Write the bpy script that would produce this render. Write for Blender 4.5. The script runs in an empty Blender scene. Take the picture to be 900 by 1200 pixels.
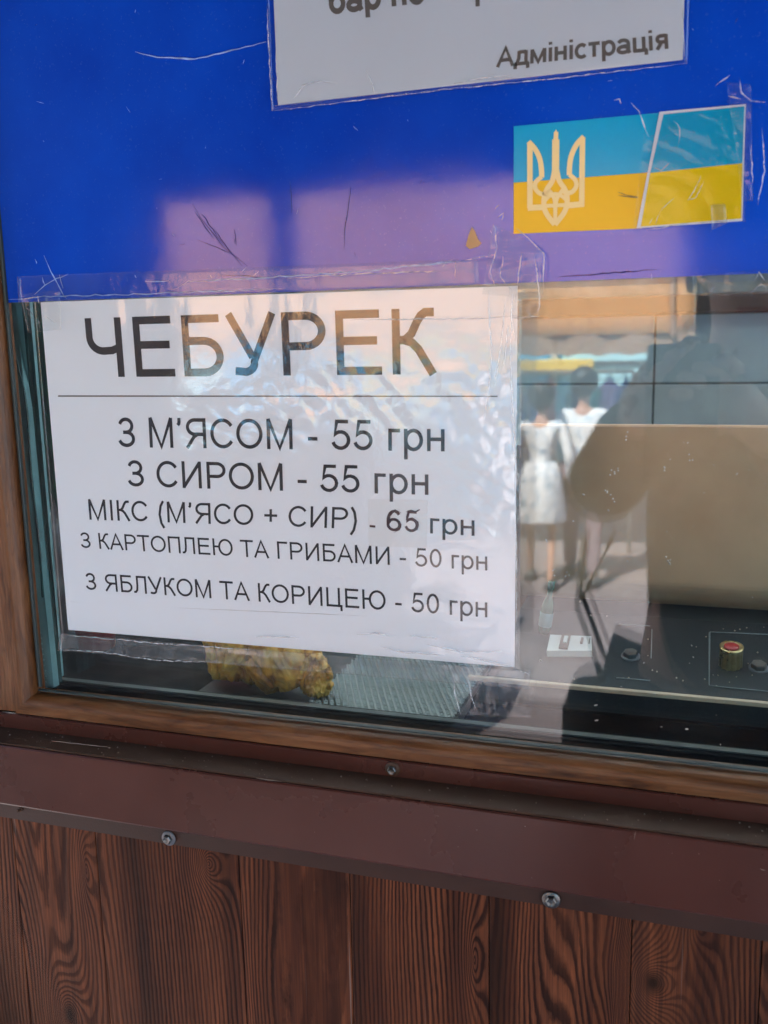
import bpy, bmesh, math, random
from mathutils import Vector, Matrix, noise, Euler
random.seed(7)
sc = bpy.context.scene
col = sc.collection
R = math.radians

# ------------------------------------------------------------------ camera, sky, sun, exposure
CZ, CD, FPX = 1.62, 0.5028, 1106.21
YAW, PITCH, ROLL = -0.316919, -0.178635, -0.0207077
def cam_axes():
    cy, sy, cp, sp = math.cos(YAW), math.sin(YAW), math.cos(PITCH), math.sin(PITCH)
    f = Vector((sy*cp, cy*cp, sp)); r = Vector((cy, -sy, 0)); u = r.cross(f)
    cr, sr = math.cos(ROLL), math.sin(ROLL)
    return cr*r + sr*u, -sr*r + cr*u, f
AX, AU, AF = cam_axes()
CAMP = Vector((0, -CD, CZ))
cam = bpy.data.objects.new('camera', bpy.data.cameras.new('camera'))
col.objects.link(cam)
m3 = Matrix((AX, AU, -AF)).transposed()
cam.matrix_world = Matrix.Translation(CAMP) @ m3.to_4x4()
cam.data.lens = 36*FPX/1200; cam.data.sensor_width = 36
cam.data.clip_start = 0.02; cam.data.clip_end = 300
cam.data.dof.use_dof = True; cam.data.dof.focus_distance = .59; cam.data.dof.aperture_fstop = 10.5
sc.camera = cam

SUN_EL = R(52); SUN_AZ = R(-24)
w = bpy.data.worlds.new('World'); sc.world = w; w.use_nodes = True
wn = w.node_tree; bg = wn.nodes['Background']
sk = wn.nodes.new('ShaderNodeTexSky'); sk.sky_type = 'NISHITA'; sk.sun_disc = False
sk.sun_elevation = SUN_EL; sk.sun_rotation = SUN_AZ
wn.links.new(sk.outputs[0], bg.inputs[0]); bg.inputs[1].default_value = 0.15
sl = bpy.data.lights.new('sun', 'SUN'); sl.energy = 4.8; sl.angle = R(0.5); sl.color = (1, .95, .88)
so = bpy.data.objects.new('sun', sl); col.objects.link(so)
tos = Vector((math.sin(SUN_AZ)*math.cos(SUN_EL), math.cos(SUN_AZ)*math.cos(SUN_EL), math.sin(SUN_EL)))
so.rotation_euler = tos.to_track_quat('Z', 'Y').to_euler(); so.location = (0, 0, 8)
sc.view_settings.view_transform = 'Standard'; sc.view_settings.look = 'None'
sc.view_settings.gamma = 1; sc.view_settings.exposure = 2.45
sc.cycles.max_bounces = 12; sc.cycles.transparent_max_bounces = 24
sc.cycles.glossy_bounces = 5; sc.cycles.diffuse_bounces = 5
sc.cycles.caustics_reflective = False; sc.cycles.caustics_refractive = False
sc.cycles.sample_clamp_indirect = 6

# ------------------------------------------------------------------ survey helpers: a sight line met with a real plane
def ray(px, py):
    return AX*((px-450)/FPX) - AU*((py-600)/FPX) + AF
def at(px, py, Y=0.0):
    """point of the plane y=Y seen along that sight line"""
    d = ray(px, py); t = (CD+Y)/d.y
    return CAMP + d*t
def mir(px, py, Y):
    """place in the street, Y metres before the window, that the flat pane mirrors along that sight line"""
    d = ray(px, py); t = (CD+Y)/d.y; p = CAMP + d*t
    return Vector((p.x, -Y, p.z))
def zat(py, Y=0.0, px=450): return at(px, py, Y).z

# ------------------------------------------------------------------ materials
def rgb(r, g, b):
    f = lambda c: (c/255/12.92) if c/255 <= .04045 else ((c/255+.055)/1.055)**2.4
    return (f(r), f(g), f(b), 1)
class Mat:
    def __init__(s, name):
        s.m = bpy.data.materials.new(name); s.m.use_nodes = True
        s.t = s.m.node_tree; s.n = s.t.nodes; s.l = s.t.links
        s.b = s.n['Principled BSDF']; s.out = s.n['Material Output']
        s.tc = None
    def new(s, t, **k):
        x = s.n.new('ShaderNode'+t)
        for a, v in k.items(): setattr(x, a, v)
        return x
    def coord(s, scale=(1, 1, 1), rot=(0, 0, 0), loc=(0, 0, 0), kind='Object'):
        if not s.tc: s.tc = s.new('TexCoord')
        mp = s.new('Mapping'); mp.inputs['Scale'].default_value = scale
        mp.inputs['Rotation'].default_value = rot; mp.inputs['Location'].default_value = loc
        s.l.new(s.tc.outputs[kind], mp.inputs[0]); return mp.outputs[0]
    def noise(s, vec, scale, detail=4, rough=.5, dist=0):
        n = s.new('TexNoise'); s.l.new(vec, n.inputs['Vector'])
        n.inputs['Scale'].default_value = scale; n.inputs['Detail'].default_value = detail
        n.inputs['Roughness'].default_value = rough; n.inputs['Distortion'].default_value = dist
        return n.outputs['Fac']
    def ramp(s, fac, stops):
        r = s.new('ValToRGB'); s.l.new(fac, r.inputs[0]); e = r.color_ramp.elements
        e[0].position, e[0].color = stops[0][0], stops[0][1]
        e[1].position, e[1].color = stops[-1][0], stops[-1][1]
        for p, c in stops[1:-1]:
            x = e.new(p); x.color = c
        return r.outputs[0]
    def math(s, op, a, b=None, clamp=False):
        n = s.new('Math', operation=op); n.use_clamp = clamp
        for i, v in enumerate((a, b)):
            if v is None: continue
            if isinstance(v, (int, float)): n.inputs[i].default_value = v
            else: s.l.new(v, n.inputs[i])
        return n.outputs[0]
    def mix(s, fac, a, b, mode='MIX'):
        n = s.new('Mix', data_type='RGBA', blend_type=mode)
        for i, v in ((0, fac), (6, a), (7, b)):
            if isinstance(v, (int, float)): n.inputs[i].default_value = v
            elif isinstance(v, tuple): n.inputs[i].default_value = v
            else: s.l.new(v, n.inputs[i])
        return n.outputs[2]
    def bump(s, h, strength=.3, dist=.001, to=None):
        n = s.new('Bump'); n.inputs['Strength'].default_value = strength
        n.inputs['Distance'].default_value = dist; s.l.new(h, n.inputs['Height'])
        s.l.new(n.outputs[0], (to or s.b).inputs['Normal']); return n.outputs[0]
    def set(s, color=None, rough=None, metal=None, spec=None, coat=None):
        for k, v in (('Base Color', color), ('Roughness', rough), ('Metallic', metal), ('Specular IOR Level', spec), ('Coat Weight', coat)):
            if v is None: continue
            if isinstance(v, (int, float, tuple)): s.b.inputs[k].default_value = v
            else: s.l.new(v, s.b.inputs[k])
        return s
G = lambda v: (v, v, v, 1)
def simple(name, c, rough=.5, metal=0, var=.25, vscale=30, bump=.15, bscale=400, dist=.0005, kind='Object'):
    """surface with uneven tone, uneven gloss and fine relief"""
    m = Mat(name); v = m.coord(kind=kind)
    n = m.noise(v, vscale, 5, .6)
    lo = tuple(x*(1-var) for x in c[:3])+(1,); hi = tuple(min(1, x*(1+var)) for x in c[:3])+(1,)
    m.set(color=m.ramp(n, [(.3, lo), (.7, hi)]), metal=metal)
    m.set(rough=m.ramp(n, [(.3, G(max(.02, rough*.8))), (.7, G(min(1, rough*1.2)))]))
    m.bump(m.noise(v, bscale, 3), bump, dist)
    return m.m
def film_like(name, tint=(1, 1, 1, 1), ior=1.5, rough=.02, dust=.0, dustcol=G(.6), bumps=(), dscale=8):
    """thin clear sheet: what is not reflected passes straight on; same reflectance from both sides"""
    m = Mat(name); m.n.remove(m.b)
    geo = m.new('NewGeometry')
    fr = m.new('Fresnel')
    ii = m.math('ADD', m.math('MULTIPLY', geo.outputs['Backfacing'], 1/ior-ior), ior)
    m.l.new(ii, fr.inputs['IOR'])
    tr = m.new('BsdfTransparent'); tr.inputs[0].default_value = tint
    gl = m.new('BsdfGlossy'); gl.inputs['Roughness'].default_value = rough
    mx = m.new('MixShader')
    m.l.new(fr.outputs[0], mx.inputs[0]); m.l.new(tr.outputs[0], mx.inputs[1]); m.l.new(gl.outputs[0], mx.inputs[2])
    prev = None
    for sc_, st, di, det in bumps:
        v = m.coord((1, 1, 1)); h = m.noise(v, sc_, det, .55, .4)
        b = m.new('Bump'); b.inputs['Strength'].default_value = st; b.inputs['Distance'].default_value = di
        m.l.new(h, b.inputs['Height'])
        if prev: m.l.new(prev, b.inputs['Normal'])
        prev = b.outputs[0]
    if prev: m.l.new(prev, gl.inputs['Normal']); m.l.new(prev, fr.inputs['Normal'])
    last = mx.outputs[0]
    if dust:
        df = m.new('BsdfDiffuse'); df.inputs[0].default_value = dustcol
        n = m.noise(m.coord((1, 1, .6)), dscale, 6, .65)
        f = m.math('MULTIPLY', m.ramp(n, [(.42, G(.25)), (.75, G(1))]), dust)
        m2 = m.new('MixShader'); m.l.new(f, m2.inputs[0]); m.l.new(last, m2.inputs[1]); m.l.new(df.outputs[0], m2.inputs[2])
        last = m2.outputs[0]
    m.l.new(last, m.out.inputs[0])
    return m.m

M = {}
M['glass'] = film_like('clear_glass', (.975, .99, .985, 1), 1.52, 0.0, .012, G(.5), dscale=14)
M['sleeve'] = film_like('glossy_sleeve_film', (.99, .99, .99, 1), 1.55, .075, .0, bumps=((22, .25, .003, 1), (150, .08, .0012, 2)))
M['tape'] = film_like('clear_packing_tape', (.98, .985, .985, 1), 1.33, .07, .03, G(.7), bumps=((60, .3, .002, 3),), dscale=60)
M['tape2'] = film_like('thin_wrap', (.98, .98, .98, 1), 1.22, .08, .0, bumps=((200, .25, .001, 2),))
M['hazetape'] = film_like('milky_tape', (.95, .96, .97, 1), 1.5, .12, .12, G(.55), bumps=((50, .4, .002, 3),), dscale=90)
M['crease'] = film_like('crease_glint', (.95, .96, .98, 1), 1.7, .2, .6, G(.95), dscale=200)  # diffuse white along the creases stands in for their glints

def paper(name, c, rough=.6):
    m = Mat(name); v = m.coord()
    m.set(color=m.mix(m.noise(v, 18, 5, .6), tuple(x*.93 for x in c[:3])+(1,), c), rough=rough)
    m.bump(m.noise(v, 900, 2), .08, .0002); return m.m
M['paper'] = paper('white_paper', (.85, .865, .90, 1))
M['paper2'] = paper('cream_paper', (.74, .71, .69, 1))
M['patchpaper'] = paper('patch_paper', (.80, .80, .81, 1))
M['paper3'] = paper('pale_grey_paper', (.66, .70, .77, 1))
M['ink'] = simple('black_ink', (.012, .012, .02, 1), .45, var=.1, bump=.02)
M['greyink'] = simple('grey_ink', (.13, .11, .10, 1), .5, var=.1, bump=.02)  # lightened to stand in for reflection over the notice lettering
M['pen'] = simple('brown_pen', (.05, .015, .02, 1), .5, var=.3, bump=.02)
# blue film
m = Mat('blue_vinyl'); v = m.coord()
n = m.noise(v, 5, 6, .6); sp = m.noise(m.coord((1, 1, 1)), 700, 2)
c = m.ramp(n, [(.35, (.002, .040, .40, 1)), (.7, (.004, .082, .60, 1))])
m.set(color=m.mix(m.ramp(sp, [(.66, G(0)), (.72, G(.35))]), c, (.06, .12, .5, 1)), rough=m.ramp(m.noise(m.coord(), 16, 6, .65), [(.35, G(.07)), (.7, G(.12))]), spec=.6)
m.bump(m.noise(m.coord((1, 1, 1)), 60, 3, .6), .05, .0006); M['blue'] = m.m
def flat_print(name, c, rough=.16):
    m = Mat(name); v = m.coord(); n = m.noise(v, 60, 5)
    m.set(color=m.mix(n, tuple(x*.92 for x in c[:3])+(1,), c), rough=rough, spec=.3); m.bump(m.noise(v, 1500, 2), .1, .0002); return m.m
M['cyan'] = flat_print('cyan_print', (.002, .36, .62, 1))
M['yellow'] = flat_print('yellow_print', (.86, .47, .012, 1))
M['cyan2'] = flat_print('cyan_print_old', (.003, .33, .56, 1))
M['yellow2'] = flat_print('yellow_print_old', (.80, .54, .006, 1))
M['gold'] = flat_print('gold_print', (.95, .68, .30, 1), .35)
M['white_print'] = flat_print('white_print', (.7, .72, .78, 1))

# wood-look frame foil, grain along local x
def frame_wood(name, vert):
    m = Mat(name); k = (1, 6, 8) if not vert else (8, 6, 1)
    v = m.coord(k)
    n = m.noise(v, 22, 8, .65, .6); n2 = m.noise(m.coord(tuple(a*.35 for a in k)), 14, 3, .5, 1.5)
    wv = m.math('FRACT', m.math('MULTIPLY', n2, 9.0))
    c = m.ramp(n, [(.28, (.030, .009, .003, 1)), (.48, (.115, .040, .012, 1)), (.72, (.20, .080, .030, 1))])
    c = m.mix(m.ramp(wv, [(0, G(.55)), (.18, G(0)), (.9, G(0)), (1, G(.35))]), c, (.06, .022, .01, 1))
    m.set(color=c, rough=m.ramp(n, [(.3, G(.3)), (.7, G(.42))]), spec=.35); m.bump(m.noise(m.coord(tuple(a*2 for a in k)), 60, 4), .25, .0006)
    return m.m
M['rail'] = frame_wood('frame_foil_horizontal', False); M['jamb'] = frame_wood('frame_foil_vertical', True)
# brown coated sheet metal
m = Mat('brown_coated_steel'); v = m.coord()
n = m.noise(v, 9, 6, .6)
m.set(color=m.ramp(n, [(.35, (.050, .0135, .009, 1)), (.7, (.072, .020, .013, 1))]), rough=m.ramp(n, [(.3, G(.22)), (.7, G(.32))]), spec=.45)
m.bump(m.noise(v, 1200, 2), .22, .0003); M['brown'] = m.m
M['brown_ledge'] = simple('skylit_brown_steel', (.060, .028, .016, 1), .5, var=.15, bump=.2, bscale=900)  # lighter, greyer tint stands in for sky light on the upturned ledge
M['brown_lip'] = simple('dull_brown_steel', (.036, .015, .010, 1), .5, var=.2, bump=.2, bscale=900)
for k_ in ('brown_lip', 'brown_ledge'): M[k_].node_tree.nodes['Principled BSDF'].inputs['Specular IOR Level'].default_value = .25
# rosewood laminate: contours of a stretched noise make straight lines, loops and knots
KN = ((765, 1152, .012, .016, 15), (82, 1190, .011, .022, 13), (101, 1020, .007, .028, 7), (244, 1012, .010, .016, 9), (556, 1125, .006, .03, 6), (820, 1090, .012, .02, 6))
def laminate(name, seed, knots=1.0):
    m = Mat(name); v = m.coord((1, 1, .17), loc=(seed*3.7, 0, seed*1.9))
    f = m.noise(v, 9.5, 2, .45, .25)
    sx = m.new('SeparateXYZ'); m.l.new(m.coord(), sx.inputs[0])
    val = m.math('ADD', m.math('MULTIPLY', f, 55.0*knots), m.math('MULTIPLY', sx.outputs[0], 300.0))
    kd = None
    for kx, ky, ax_, az_, amp in KN:
        q = at(kx, ky, -.025); sb_ = m.new('VectorMath', operation='SUBTRACT'); m.l.new(m.coord(), sb_.inputs[0]); sb_.inputs[1].default_value = (q.x, 0, q.z)
        ml = m.new('VectorMath', operation='MULTIPLY'); m.l.new(sb_.outputs[0], ml.inputs[0]); ml.inputs[1].default_value = (1/ax_, 0, 1/az_)
        ln = m.new('VectorMath', operation='LENGTH'); m.l.new(ml.outputs[0], ln.inputs[0])
        ex = m.math('POWER', 2.718, m.math('MULTIPLY', ln.outputs['Value'], -1.0))
        val = m.math('ADD', val, m.math('MULTIPLY', ex, amp*1.25))
        if amp >= 13: kd = ex if kd is None else m.math('MAXIMUM', kd, ex)
    wob = m.math('MULTIPLY', m.noise(m.coord((1, 1, .3)), 240, 4, .6), .55)
    ph = m.math('FRACT', m.math('ADD', val, wob))
    line = m.ramp(ph, [(0, G(0)), (.25, G(.1)), (.5, G(1)), (.85, G(.85)), (1, G(0))])
    tone = m.noise(m.coord((1, 1, .06), loc=(seed, 0, 0)), 24, 4, .55)
    base = m.ramp(tone, [(.3, (.028, .011, .006, 1)), (.42, (.085, .026, .012, 1)), (.56, (.18, .056, .024, 1)), (.68, (.095, .033, .017, 1)), (.78, (.04, .020, .013, 1))])
    fine = m.noise(m.coord((1, 1, .02)), 900, 3, .6)
    base = m.mix(m.ramp(fine, [(.42, G(.45)), (.6, G(0))]), base, (.03, .012, .01, 1))
    dark = m.mix(.9, base, (.008, .004, .004, 1))
    streak = m.ramp(m.noise(m.coord((1, 1, .012), loc=(seed*5, 0, 0)), 420, 2, .5), [(.71, G(0)), (.76, G(.5))])
    pat = m.ramp(m.noise(m.coord((1, 1, .3), loc=(seed*2, 0, 0)), 22, 4, .6), [(.35, G(.55)), (.62, G(0))])
    c = m.mix(m.mix(pat, line, G(.8)), dark, base); c = m.mix(streak, c, (.2, .16, .14, 1)); c = m.mix(m.ramp(kd, [(.55, G(0)), (.88, G(.9))]), c, (.012, .006, .004, 1))
    m.set(color=c, rough=m.ramp(line, [(0, G(.6)), (1, G(.45))]), spec=.08); m.bump(line, .35, .0005); return m.m
LAM = [laminate('rosewood_laminate_%s' % a, s, k) for a, s, k in (('plain', 1.3, .6), ('figured', 2.1, 1.0), ('straight', 4.4, .3), ('knotty', 7.7, 1.5))]
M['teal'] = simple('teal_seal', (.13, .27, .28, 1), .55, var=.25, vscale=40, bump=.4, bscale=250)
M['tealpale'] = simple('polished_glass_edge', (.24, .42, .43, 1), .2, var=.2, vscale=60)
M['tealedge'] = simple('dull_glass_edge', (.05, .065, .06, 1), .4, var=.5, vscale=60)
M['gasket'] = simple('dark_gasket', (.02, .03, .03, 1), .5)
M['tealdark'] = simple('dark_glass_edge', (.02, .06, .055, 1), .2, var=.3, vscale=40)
M['black'] = simple('black_void_paint', (.004, .004, .005, 1), .8, var=.3)
M['black'].node_tree.nodes['Principled BSDF'].inputs['Specular IOR Level'].default_value = .1
m = Mat('slate_enamel'); v = m.coord(); sp = m.noise(v, 900, 3)
m.set(color=m.mix(m.ramp(sp, [(.62, G(0)), (.7, G(.5))]), (.011, .019, .023, 1), (.06, .08, .08, 1)), rough=.4, spec=.3); M['slate'] = m.m
m = Mat('brushed_steel_warm'); v = m.coord((1, 1, 40)); n = m.noise(v, 12, 4); n2 = m.noise(m.coord(), 7, 6, .7)
m.set(color=m.ramp(n2, [(.3, (.45, .27, .16, 1)), (.7, (.60, .385, .24, 1))]), metal=.55, rough=m.ramp(n2, [(.3, G(.38)), (.7, G(.5))]))
m.bump(n, .12, .0005); M['steel'] = m.m
M['bolt'] = simple('zinc_bolt', (.13, .125, .12, 1), .38, 1, .2)
M['brass'] = simple('brass_knob', (.42, .33, .16, 1), .3, 1, .3, 90)
M['red'] = simple('red_plastic', (.38, .012, .015, 1), .35)
M['darkred'] = simple('dark_red_plastic', (.34, .010, .016, 1), .5)
M['cream'] = simple('cream_trim', (.48, .38, .27, 1), .45)
M['tile'] = [simple('grey_tile_%s' % a, c, .3, 0, .12, 14, .1, 60) for a, c in (('cool', (.34, .42, .42, 1)), ('warm', (.38, .42, .40, 1)), ('mid', (.36, .41, .41, 1)))]
M['grout'] = simple('dark_grout', (.03, .035, .035, 1), .8)
M['beam'] = simple('stained_beam', (.05, .03, .02, 1), .6, var=.6, vscale=20)
M['plaster'] = simple('blotchy_plaster', (.16, .2, .19, 1), .7, var=.6, vscale=18)
M['innerwhite'] = simple('white_inner_panel', (.78, .78, .75, 1), .6, var=.05, vscale=5)
M['whiteplastic'] = simple('white_plastic', (.50, .52, .50, 1), .4, var=.08)
M['green'] = simple('green_glass_bottle', (.003, .09, .05, 1), .15, var=.4, vscale=40)
M['greencloth'] = simple('green_cloth', (.004, .13, .075, 1), .7, var=.5, vscale=30)
M['bag'] = simple('grey_plastic_bag', (.45, .5, .52, 1), .35, var=.3, vscale=25, bump=.6, bscale=60, dist=.004)
M['mesh'] = simple('steel_wire', (.26, .30, .30, 1), .35, .8, .2)
m = Mat('fried_dough'); v = m.coord(); n = m.noise(v, 55, 8, .65, .6); n2 = m.noise(v, 18, 4, .6)
c = m.ramp(n, [(.3, (.10, .03, .006, 1)), (.43, (.50, .22, .03, 1)), (.56, (.76, .43, .08, 1)), (.75, (.88, .62, .18, 1))])
c = m.mix(m.ramp(n2, [(.54, G(0)), (.68, G(.75))]), c, (.16, .045, .012, 1))
m.set(color=c, rough=.32, spec=.6); m.bump(m.noise(v, 160, 5, .6), .6, .0015); M['dough'] = m.m
# street
M['paver'] = None
m = Mat('pink_paving'); v = m.coord((1, 1, 1))
br = m.new('TexBrick'); m.l.new(v, br.inputs['Vector']); br.inputs['Scale'].default_value = 2.5
br.inputs['Color1'].default_value = (.29, .235, .235, 1); br.inputs['Color2'].default_value = (.34, .275, .27, 1); br.inputs['Mortar'].default_value = (.24, .19, .18, 1)
br.inputs['Mortar Size'].default_value = .012
m.set(color=m.mix(m.ramp(m.noise(v, 1.5, 6, .6), [(.35, G(0)), (.7, G(.4))]), br.outputs[0], (.30, .25, .24, 1)), rough=.85)
m.bump(m.noise(v, 80, 4), .3, .003); M['paver'] = m.m
def fabric(name, c, tr=.3):
    m = Mat(name); v = m.coord(); wv = m.noise(v, 8, 4)
    m.set(color=m.mix(wv, tuple(x*.88 for x in c[:3])+(1,), c), rough=.85); m.bump(m.noise(m.coord((1, 1, 1)), 600, 2), .2, .001)
    t = m.new('BsdfTranslucent'); t.inputs[0].default_value = c
    mx = m.new('MixShader'); mx.inputs[0].default_value = tr
    m.l.new(m.b.outputs[0], mx.inputs[1]); m.l.new(t.outputs[0], mx.inputs[2]); m.l.new(mx.outputs[0], m.out.inputs[0]); return m.m
M['awning'] = fabric('orange_awning_cloth', (.95, .60, .31, 1), .35)
M['opal'] = fabric('light_passing_roof', (.8, .84, .84, 1), .62)  # made translucent so the unseen roof adds daylight inside
M['valance'] = fabric('tan_valance_cloth', (.55, .36, .24, 1), .15)
M['yellowpaint'] = simple('yellow_signboard', (.75, .55, .06, 1), .4)
M['turq'] = simple('turquoise_steel', (.16, .60, .80, 1), .4, var=.1, vscale=3)
M['shutter'] = simple('pale_blue_shutter', (.45, .80, .92, 1), .4, var=.1, vscale=3)
M['pole'] = simple('grey_pole', (.1, .1, .11, 1), .4)
M['soffit'] = simple('dark_soffit', (.012, .014, .02, 1), .7, var=.2, vscale=4)
M['skin'] = simple('skin', (.55, .30, .21, 1), .5, var=.06, vscale=8, bump=.05)
M['hair'] = simple('dark_hair', (.02, .013, .01, 1), .5, var=.4, vscale=60, bump=.5, bscale=150, dist=.003)
M['darkcloth'] = simple('black_jacket_cloth', (.008, .008, .011, 1), .85, var=.3)
M['jean'] = simple('dark_trouser_cloth', (.012, .014, .022, 1), .85, var=.3)
m = Mat('white_patterned_cloth'); n = m.noise(m.coord(), 22, 4, .6)
m.set(color=m.ramp(n, [(.38, (.35, .5, .62, 1)), (.5, (.86, .86, .87, 1)), (.66, (.88, .88, .88, 1)), (.72, (.5, .62, .75, 1))]), rough=.8); m.bump(m.noise(m.coord(), 20, 3), .4, .02); M['whitecloth'] = m.m
M['redcloth'] = simple('red_skirt_cloth', (.6, .03, .09, 1), .8, var=.2)
M['mauvecloth'] = simple('mauve_trouser_cloth', (.22, .17, .2, 1), .8)
M['bluecloth'] = simple('blue_trouser_cloth', (.08, .2, .5, 1), .8, var=.2)
M['phone'] = simple('black_phone', (.01, .01, .012, 1), .2)

# ------------------------------------------------------------------ object helpers
def link(o, parent=None):
    col.objects.link(o)
    if parent:
        o.parent = parent; o.location = o.location - parent.location
    return o
def obj(name, verts, faces, mat, parent=None, smooth=False, mats=None):
    me = bpy.data.meshes.new(name); me.from_pydata([tuple(v) for v in verts], [], faces); me.update()
    me.materials.append(mat)
    if smooth: me.polygons.foreach_set('use_smooth', [True]*len(me.polygons))
    return link(bpy.data.objects.new(name, me), parent)
def from_bm(name, bm, mat, parent=None, smooth=False):
    bmesh.ops.recalc_face_normals(bm, faces=bm.faces)
    me = bpy.data.meshes.new(name); bm.to_mesh(me); bm.free(); me.materials.append(mat)
    if smooth:
        me.polygons.foreach_set('use_smooth', [True]*len(me.polygons))
    return link(bpy.data.objects.new(name, me), parent)
def tag(o, label, cat, group=None):
    o['label'] = label; o['category'] = cat
    if group: o['group'] = group
    return o
def thing(name, label, cat, loc=(0, 0, 0), group=None):
    o = bpy.data.objects.new(name, None); o.location = loc; col.objects.link(o); return tag(o, label, cat, group)
def structure(o): o['kind'] = 'structure'; return o
def stuff(o): o['kind'] = 'stuff'; return o
def add_box(bm, a, b, bev=0, seg=2, mat=None):
    x0, y0, z0 = [min(a[i], b[i]) for i in range(3)]; x1, y1, z1 = [max(a[i], b[i]) for i in range(3)]
    r = bmesh.ops.create_cube(bm, size=1)
    for v in r['verts']:
        v.co = Vector(((x0+x1)/2+v.co.x*(x1-x0), (y0+y1)/2+v.co.y*(y1-y0), (z0+z1)/2+v.co.z*(z1-z0)))
    if mat: bmesh.ops.transform(bm, matrix=mat, verts=r['verts'])
    if bev:
        es = list({e for v in r['verts'] for e in v.link_edges})
        bmesh.ops.bevel(bm, geom=es, offset=bev, segments=seg, affect='EDGES', profile=.5)
def box(name, a, b, mat, parent=None, bev=0, seg=2):
    bm = bmesh.new(); add_box(bm, a, b, bev, seg); return from_bm(name, bm, mat, parent)
def tube(name, pts, rad, mat, parent=None, n=8, smooth=True):
    pts = [Vector(p) for p in pts]; V = []; F = []
    rads = rad if isinstance(rad, (list, tuple)) else [rad]*len(pts)
    for i, p in enumerate(pts):
        d = (pts[min(i+1, len(pts)-1)]-pts[max(i-1, 0)]).normalized()
        a = d.orthogonal().normalized() if abs(d.z) > .9 else d.cross(Vector((0, 0, 1))).normalized()
        b = d.cross(a)
        for k in range(n):
            t = 2*math.pi*k/n; V.append(p+(a*math.cos(t)+b*math.sin(t))*rads[i])
    for i in range(len(pts)-1):
        for k in range(n): F.append((i*n+k, i*n+(k+1) % n, (i+1)*n+(k+1) % n, (i+1)*n+k))
    F.append(tuple(range(n-1, -1, -1))); F.append(tuple((len(pts)-1)*n+k for k in range(n)))
    return obj(name, V, F, mat, parent, smooth)
def lathe(name, prof, mat, parent=None, n=24, M4=None, smooth=True):
    V = []; F = []
    for r, z in prof:
        for k in range(n):
            t = 2*math.pi*k/n; V.append(Vector((r*math.cos(t), r*math.sin(t), z)))
    for i in range(len(prof)-1):
        for k in range(n): F.append((i*n+k, i*n+(k+1) % n, (i+1)*n+(k+1) % n, (i+1)*n+k))
    F.append(tuple(range(n-1, -1, -1))); F.append(tuple((len(prof)-1)*n+k for k in range(n)))
    if M4: V = [M4 @ v for v in V]
    return obj(name, V, F, mat, parent, smooth)
def extrude_x(name, prof, x0, x1, mat, parent=None, seg=1):
    """closed (y,z) outline swept along x"""
    n = len(prof); V = []; F = []
    for i in range(seg+1):
        x = x0+(x1-x0)*i/seg
        V += [Vector((x, y, z)) for y, z in prof]
    for i in range(seg):
        for k in range(n): F.append((i*n+k, i*n+(k+1) % n, (i+1)*n+(k+1) % n, (i+1)*n+k))
    F.append(tuple(range(n))); F.append(tuple(seg*n+k for k in range(n-1, -1, -1)))
    o = obj(name, V, F, mat, parent)
    bm = bmesh.new(); bm.from_mesh(o.data); bmesh.ops.recalc_face_normals(bm, faces=bm.faces); bm.to_mesh(o.data); bm.free()
    return o
def slab(name, quad, mat, parent=None, th=.0003, nu=1, nv=1, disp=None, smooth=False):
    """thin sheet on a bilinear patch; quad = TL, TR, BR, BL world points; thickness toward the room (+y)"""
    tl, tr, br, bl = [Vector(q) for q in quad]; V = []; F = []
    for s in (0, 1):
        for j in range(nv+1):
            for i in range(nu+1):
                u, v = i/nu, j/nv
                p = (tl*(1-u)+tr*u)*(1-v)+(bl*(1-u)+br*u)*v
                if disp: p = p+Vector((0, disp(p, u, v), 0))
                V.append(p+Vector((0, th*s, 0)))
    W = nu+1; N = W*(nv+1)
    for j in range(nv):
        for i in range(nu):
            a = j*W+i; F.append((a, a+W, a+W+1, a+1)); F.append((N+a, N+a+1, N+a+W+1, N+a+W))
    rim = [i for i in range(W)]+[j*W+nu for j in range(1, nv+1)]+[nv*W+i for i in range(nu-1, -1, -1)]+[j*W for j in range(nv-1, 0, -1)]
    for k in range(len(rim)):
        a, b = rim[k], rim[(k+1) % len(rim)]; F.append((a, b, N+b, N+a))
    return obj(name, V, F, mat, parent, smooth)
def poly(name, pts, mat, parent=None, th=.0003):
    """flat cut-out (any outline) of thickness th toward +y"""
    n = len(pts); V = [Vector(p) for p in pts]+[Vector(p)+Vector((0, th, 0)) for p in pts]
    bm = bmesh.new(); vs = [bm.verts.new(v) for v in V]
    bm.faces.new(vs[:n]); bm.faces.new(vs[n:][::-1])
    for i in range(n): bm.faces.new((vs[i], vs[(i+1) % n], vs[n+(i+1) % n], vs[n+i]))
    bmesh.ops.triangulate(bm, faces=[f for f in bm.faces if len(f.verts) > 4])
    return from_bm(name, bm, mat, parent)
def wrinkled_outline(px, Y, jit=1.2, step=9):
    out = []
    for i in range(len(px)):
        a, b = Vector(px[i]), Vector(px[(i+1) % len(px)]); k = max(1, int((b-a).length/step))
        for j in range(k):
            p = a.lerp(b, j/k)
            if j: p = p+Vector((random.uniform(-jit, jit), random.uniform(-jit, jit)))
            out.append(at(p.x, p.y, Y))
    return out

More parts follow.
